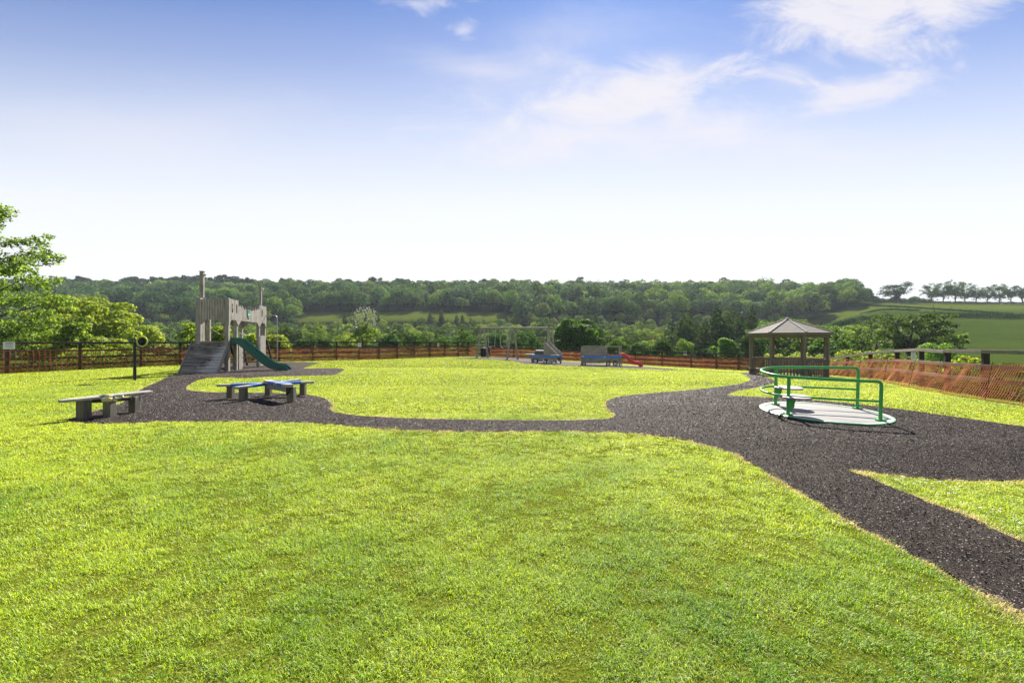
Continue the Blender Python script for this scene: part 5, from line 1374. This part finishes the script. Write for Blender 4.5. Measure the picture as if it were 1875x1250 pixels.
    spec = [(560, 56, 622, 50, 'low grey green bush above the back fence right of the pole', (1.1, 1.1, 1.1)), (590, 62, 612, 46, 'mid green bush above the back fence left of the pale shrub', (1, 1, 1)),
            (718, 58, 612, 52, 'round mid green bush right of the cream flowering shrub', (1.0, 1.1, .9)), (760, 62, 604, 56, 'fresh green bush above the back fence left of the printed notice', (1.3, 1.3, .9)), (812, 60, 610, 60, 'rounded fresh green bush behind the red printed notice', (1.25, 1.3, .9)),
            (850, 64, 600, 60, 'tall fresh green bush just left of the swings', (1.2, 1.25, .9)), (905, 62, 604, 60, 'green bush seen between the left swing legs', (.9, 1.0, .9)), (962, 64, 606, 60, 'green bush seen between the right swing legs', (1, 1.1, .9)),
            (1170, 56, 628, 60, 'low loose bush above the red slide', (1.0, 1.05, .9)), (1215, 58, 618, 50, 'upright grey green bush right of the red slide', (1.1, 1.05, 1.0)), (1130, 52, 622, 50, 'yellow green bush behind the end of the wagon', (1.4, 1.4, .8)),
            (1290, 54, 640, 46, 'low dark bush above the fence left of the round willow', (.7, .8, .8)), (1376, 56, 612, 60, 'grey green bush behind the left gazebo posts', (1.0, 1.0, 1.0))]
    for i, (px, y, pt, w, lb, col) in enumerate(spec): shrub(px, y, pt, w, lb, tuple(c * .95 for c in col), 60 + 2 * i, 3200, .15, mat='leaf_far')
    # dense dark tree behind the engine
    rng = np.random.default_rng(91); C, S = dome(rng, 44, 4.6, 3.6, 3.9, (.18, .30), -.5, .8); S = np.stack([S, S, S * .7], 1); paths, _ = limbs(rng, 6, 4, .26, 7)
    solo_tree('dark_round_tree', 'dense dark green rounded tree behind the play engine', 'tree', (1055 - 937) / F_PX * 62, 62, C, S, 20000, .17, (.42, .62, .55), paths, seed=92, z=-2.4, cull=.8, fill=.12, jit=.5)
    rng = np.random.default_rng(93); C, S = dome(rng, 22, 2.1, 2.2, 2.5, (.22, .36), -.6, .75); paths, _ = limbs(rng, 3, 1.6, .12, 5)
    solo_tree('willow_bush', 'round soft grey green willow bush left of the gazebo behind the fence', 'tree', (1322 - 937) / F_PX * 58, 58, C, S, 7000, .12, (.75, 1.0, .9), paths, seed=94, cull=.7, jit=.7)
    # open crowned trees to the right
    def sparse(px, y, pt, w, label, col, seed, n=4000, leaf=.14, dark=0, nlimb=10, cr=.13):
        col = (col[0] * .8, col[1] * .85, col[2] * 1.1)
        rng = np.random.default_rng(seed); x = (px - 937) / F_PX * y; z = float(gz(x, y)); H = CAM_H + (HOR - pt) / F_PX * y - z; R = w / 2 / F_PX * y
        paths, tips = limbs(rng, H * 1.04, R, .05 * H ** .9, nlimb, .22, .06, 1.0, twigs=8); t = np.array(tips); t[:, 2] = np.clip(t[:, 2], H * .15, H * .97)
        S = np.full((len(t), 3), R * cr); S[:, 2] *= .6
        if dark:
            cc, ss = dome(rng, 12, R * .5, H * .42, H * .34, (.3, .5)); t = np.concatenate([t, cc]); S = np.concatenate([S, np.stack([ss, ss, ss], 1)])
        return solo_tree('open_crowned_tree', label, 'tree', x, y, t, S, n, leaf, col, paths, seed=seed + 1, z=z, cull=0, fill=.5, jit=.9, bark='bark', zmin=-1)
    sparse(1425, 70, 586, 80, 'thin crowned tree behind the left side of the gazebo roof', (.8, .95, .8), 201)
    sparse(1480, 66, 602, 90, 'spreading thin tree seen through the gazebo', (.8, .95, .8), 203)
    sparse(1548, 64, 597, 85, 'spreading twiggy tree just right of the gazebo roof', (1.1, 1.15, .85), 205)
    sparse(1600, 66, 603, 80, 'low twiggy tree between gazebo and the dark ivy tree', (1.0, 1.1, .85), 207)
    sparse(1520, 58, 622, 70, 'low bushy tree beside the right gazebo post', (.7, .9, .7), 213, 5000, .14)
    sparse(1668, 57, 579, 118, 'large dark ivy clad tree standing alone below the green field', (.55, .62, .55), 209, 9500, .14, 1, 13)
    sparse(1790 - 60, 62, 612, 60, 'pale green spreading bush right of the dark ivy tree', (1.2, 1.3, .85), 211, 4200)
    shrub(1713, 46, 627, 70, 'soft green round bush right of the dark tree behind the rails', (.95, 1.2, .9), 221, 4200, .11)
    for i, (px, y, pt, w, lb) in enumerate([(1560, 36, 639, 55, 'cream flecked gorse bush just right of the gazebo'), (1598, 33, 640, 50, 'cream flecked gorse bush where the grey rail rises'), (1632, 30, 648, 40, 'small gorse bush behind the first grey fence posts'),
                                         (1470, 36, 645, 60, 'cream flecked gorse bush seen through the gazebo railing gap'), (1768, 27, 651, 52, 'low yellow gorse bush between the grey rails at the right'), (1505, 38, 648, 46, 'gorse bush at the right gazebo post'), (1420, 37, 648, 50, 'gorse bush seen through the left gazebo bay')]):
        shrub(px, y, pt, w, lb, (1.5, 1.3, 1.5) if i != 4 else (1.9, 1.6, .8), 231 + 2 * i, 2600, .07, name='gorse_bush', mat='leaf_near')
    shrub(1830, 24, 668, 90, 'dark low bush behind the lower grey rail at the right edge', (.45, .6, .5), 250, 3600, .07)
    # ridge trees
    ridge = [(1640, 262, 1.12, 'sparse', 'wide dark cedar like tree alone on the ridge'), (1706, 258, .98, 'sparse', 'leftmost of the thin trees in the ridge row'), (1727, 262, 1.02, 'sparse', 'second thin tree in the ridge row'),
             (1749, 258, 1.04, 'sparse', 'tall thin tree, third in the ridge row'), (1766, 262, 1.0, 'sparse', 'fourth thin tree in the ridge row'), (1787, 260, .86, 'sparse', 'fifth, smaller tree in the ridge row'), (1808, 260, .84, 'sparse', 'sixth, smaller tree in the ridge row'),
             (1829, 258, .98, 'sparse', 'seventh tree in the ridge row'), (1850, 260, .94, 'sparse', 'eighth tree in the ridge row'), (1872, 258, .95, 'sparse', 'ninth tree, at the right edge of the ridge row'), (1893, 260, .9, 'sparse', 'tenth tree, beyond the right end of the ridge row'), (1918, 260, 1.0, 'sparse', 'eleventh tree of the ridge row')]
    for i, (px, y, sc, kind, lb) in enumerate(ridge):
        ki = KI[kind]; o = bpy.data.objects.new('ridge_tree', HI[ki[i % len(ki)]]); COL.objects.link(o); x = (px - 937) / F_PX * y
        o.location = (x, y, float(gz(x, y)) - .9); o.rotation_euler = (0, 0, i * 1.7); o.scale = (sc * .92, sc * .92, sc * 1.10); o.color = (.8, .8, .75, 1) if i else (.40, .5, .5, 1)
        if i == 0: o.scale = (1.75, 1.75, 1.12)
        tag(o, lb + ' above the green field' if i else lb + ' right of the wooded knoll', 'tree', 'trees along the ridge above the field')
    for i in range(9):
        px, y, sc = 1600 + i * 13 - (i > 5) * 4, 262 + (i % 3), .42 + .12 * (i % 3 == 0)
        o = bpy.data.objects.new('hedgerow_bush', HI[KI['broad'][i % 3]]); COL.objects.link(o); x = (px - 937) / F_PX * y; o.location = (x, y, float(gz(x, y)) - .6); o.rotation_euler = (0, 0, i * 2.1)
        o.scale = (sc, sc, sc * .8); o.color = (.8, .9, .75, 1); nm = ['first', 'second', 'third', 'fourth', 'fifth', 'sixth', 'seventh', 'eighth', 'ninth'][i]
        tag(o, f'low rounded bush at the foot of the ridge cedar, {nm} from the left', 'bush', 'bushes along the ridge hedge')
    knoll = [(1500, 275, 1.0), (1518, 285, 1.1), (1536, 290, 1.2), (1552, 300, 1.35), (1568, 296, 1.1), (1582, 290, .85), (1508, 262, .8), (1530, 262, .9), (1555, 258, 1.0), (1572, 262, .85), (1490, 258, .8)]
    for i, (px, y, sc) in enumerate(knoll):
        o = bpy.data.objects.new('knoll_tree', HI[KI['broad'][i % 3]]); COL.objects.link(o); x = (px - 937) / F_PX * y; o.location = (x, y, float(gz(x, y)) - .4); o.rotation_euler = (0, 0, i * 1.3)
        o.scale = (sc, sc, sc); c = [(1.5, 1.4, .9), (.8, .9, .7), (1.0, 1.15, .8)][i % 3] if i < 6 else (1.15, 1.15, 1.0); o.color = (*c, 1)
        nm = ['first', 'second', 'third', 'fourth', 'fifth', 'sixth', 'seventh', 'eighth', 'ninth', 'tenth', 'eleventh'][i]
        tag(o, ('rounded tree on the crest of the wooded knoll, ' + nm + ' from its left side') if i < 6 else ('rounded tree at the foot of the knoll by the field, ' + ['left of middle', 'in the middle', 'right of middle', 'at the right end', 'at the left end'][i - 6]), 'tree', 'trees on the knoll by the field')
near_trees()

def hedge(pts, w, h, label, seed, col=(.45, .55, .5)):
    rng = np.random.default_rng(seed); P = resample(pts, 1.3); C, S = [], []; o0 = P[0]; z0 = float(gz(*o0))
    for p in P:
        s = w * rng.uniform(.4, .65); C.append([p[0] - o0[0] + rng.normal(0, .2), p[1] - o0[1], float(gz(*p)) - z0 + h * .28]); S.append([s + .5, s + .5, h * rng.uniform(.45, .7)])
    r = np.random.default_rng(seed + 1); Q, N, s = shell(np.array(C), np.array(S), int(len(P) * 110), .26, r, cull=0); LV, LF = diamonds(Q, N, s, r)
    o = mesh_np('hedge', LV, LF, MATS['leaf_far'], attrs={'rnd': np.repeat(r.random(len(LF)), 4)}); o.location = (o0[0], o0[1], z0); o.color = (*col, 1); tag(o, label, 'hedge', 'hedges dividing the hillside fields')
H_ = lambda px, y: ((px - 937) / F_PX * y, y)
hedge([H_(1688, 163), H_(1760, 160), H_(1830, 159), H_(1950, 158)], 1.6, 2.0, 'long dark hedge across the green field at the right', 301)
hedge([H_(1577, 155), H_(1600, 156), H_(1627, 158)], 1.5, 1.8, 'short dark hedge above the twiggy trees right of the gazebo roof', 303)
hedge([H_(1530, 152), H_(1566, 153)], 1.4, 1.8, 'shortest dark hedge left of the other short hedge', 305)
hedge([H_(1598, 240), H_(1650, 222), H_(1720, 205), H_(1790, 190), H_(1840, 180)], .8, .9, 'thin hedge line running down between the upper and middle field', 307)
hedge([H_(1480, 205), H_(1540, 208), H_(1600, 206), H_(1680, 196)], 1.0, .9, 'low scrubby hedge line below the wooded knoll', 309)
hedge([H_(1600, 262), H_(1700, 263), H_(1800, 263), H_(1950, 262)], 1.2, 1.6, 'hedge along the ridge under the row of thin trees', 311, (.6, .65, .55))

# ------------------------------------------------------------------ haze
def haze():
    m, t, out = new_mat('haze_air'); pv = t.new('ShaderNodeVolumePrincipled'); pv.inputs['Color'].default_value = (.78, .90, 1.0, 1); pv.inputs['Density'].default_value = HAZE
    pv.inputs['Anisotropy'].default_value = .2; t.link(pv.outputs[0], out.inputs['Volume'])
    mb = MB(); mb.box((0, 640, 35), (3600, 1900, 110)); o = mb.build('haze', m); tag(o, kind='stuff'); o.display_type = 'WIRE'
    o['label'] = 'thin pale air haze over the whole valley'; o['category'] = 'haze'
HAZE = .00018
haze()
scene.cycles.volume_bounces = 0; scene.cycles.max_bounces = 6; scene.cycles.diffuse_bounces = 3; scene.cycles.transmission_bounces = 4; scene.cycles.use_denoising = True
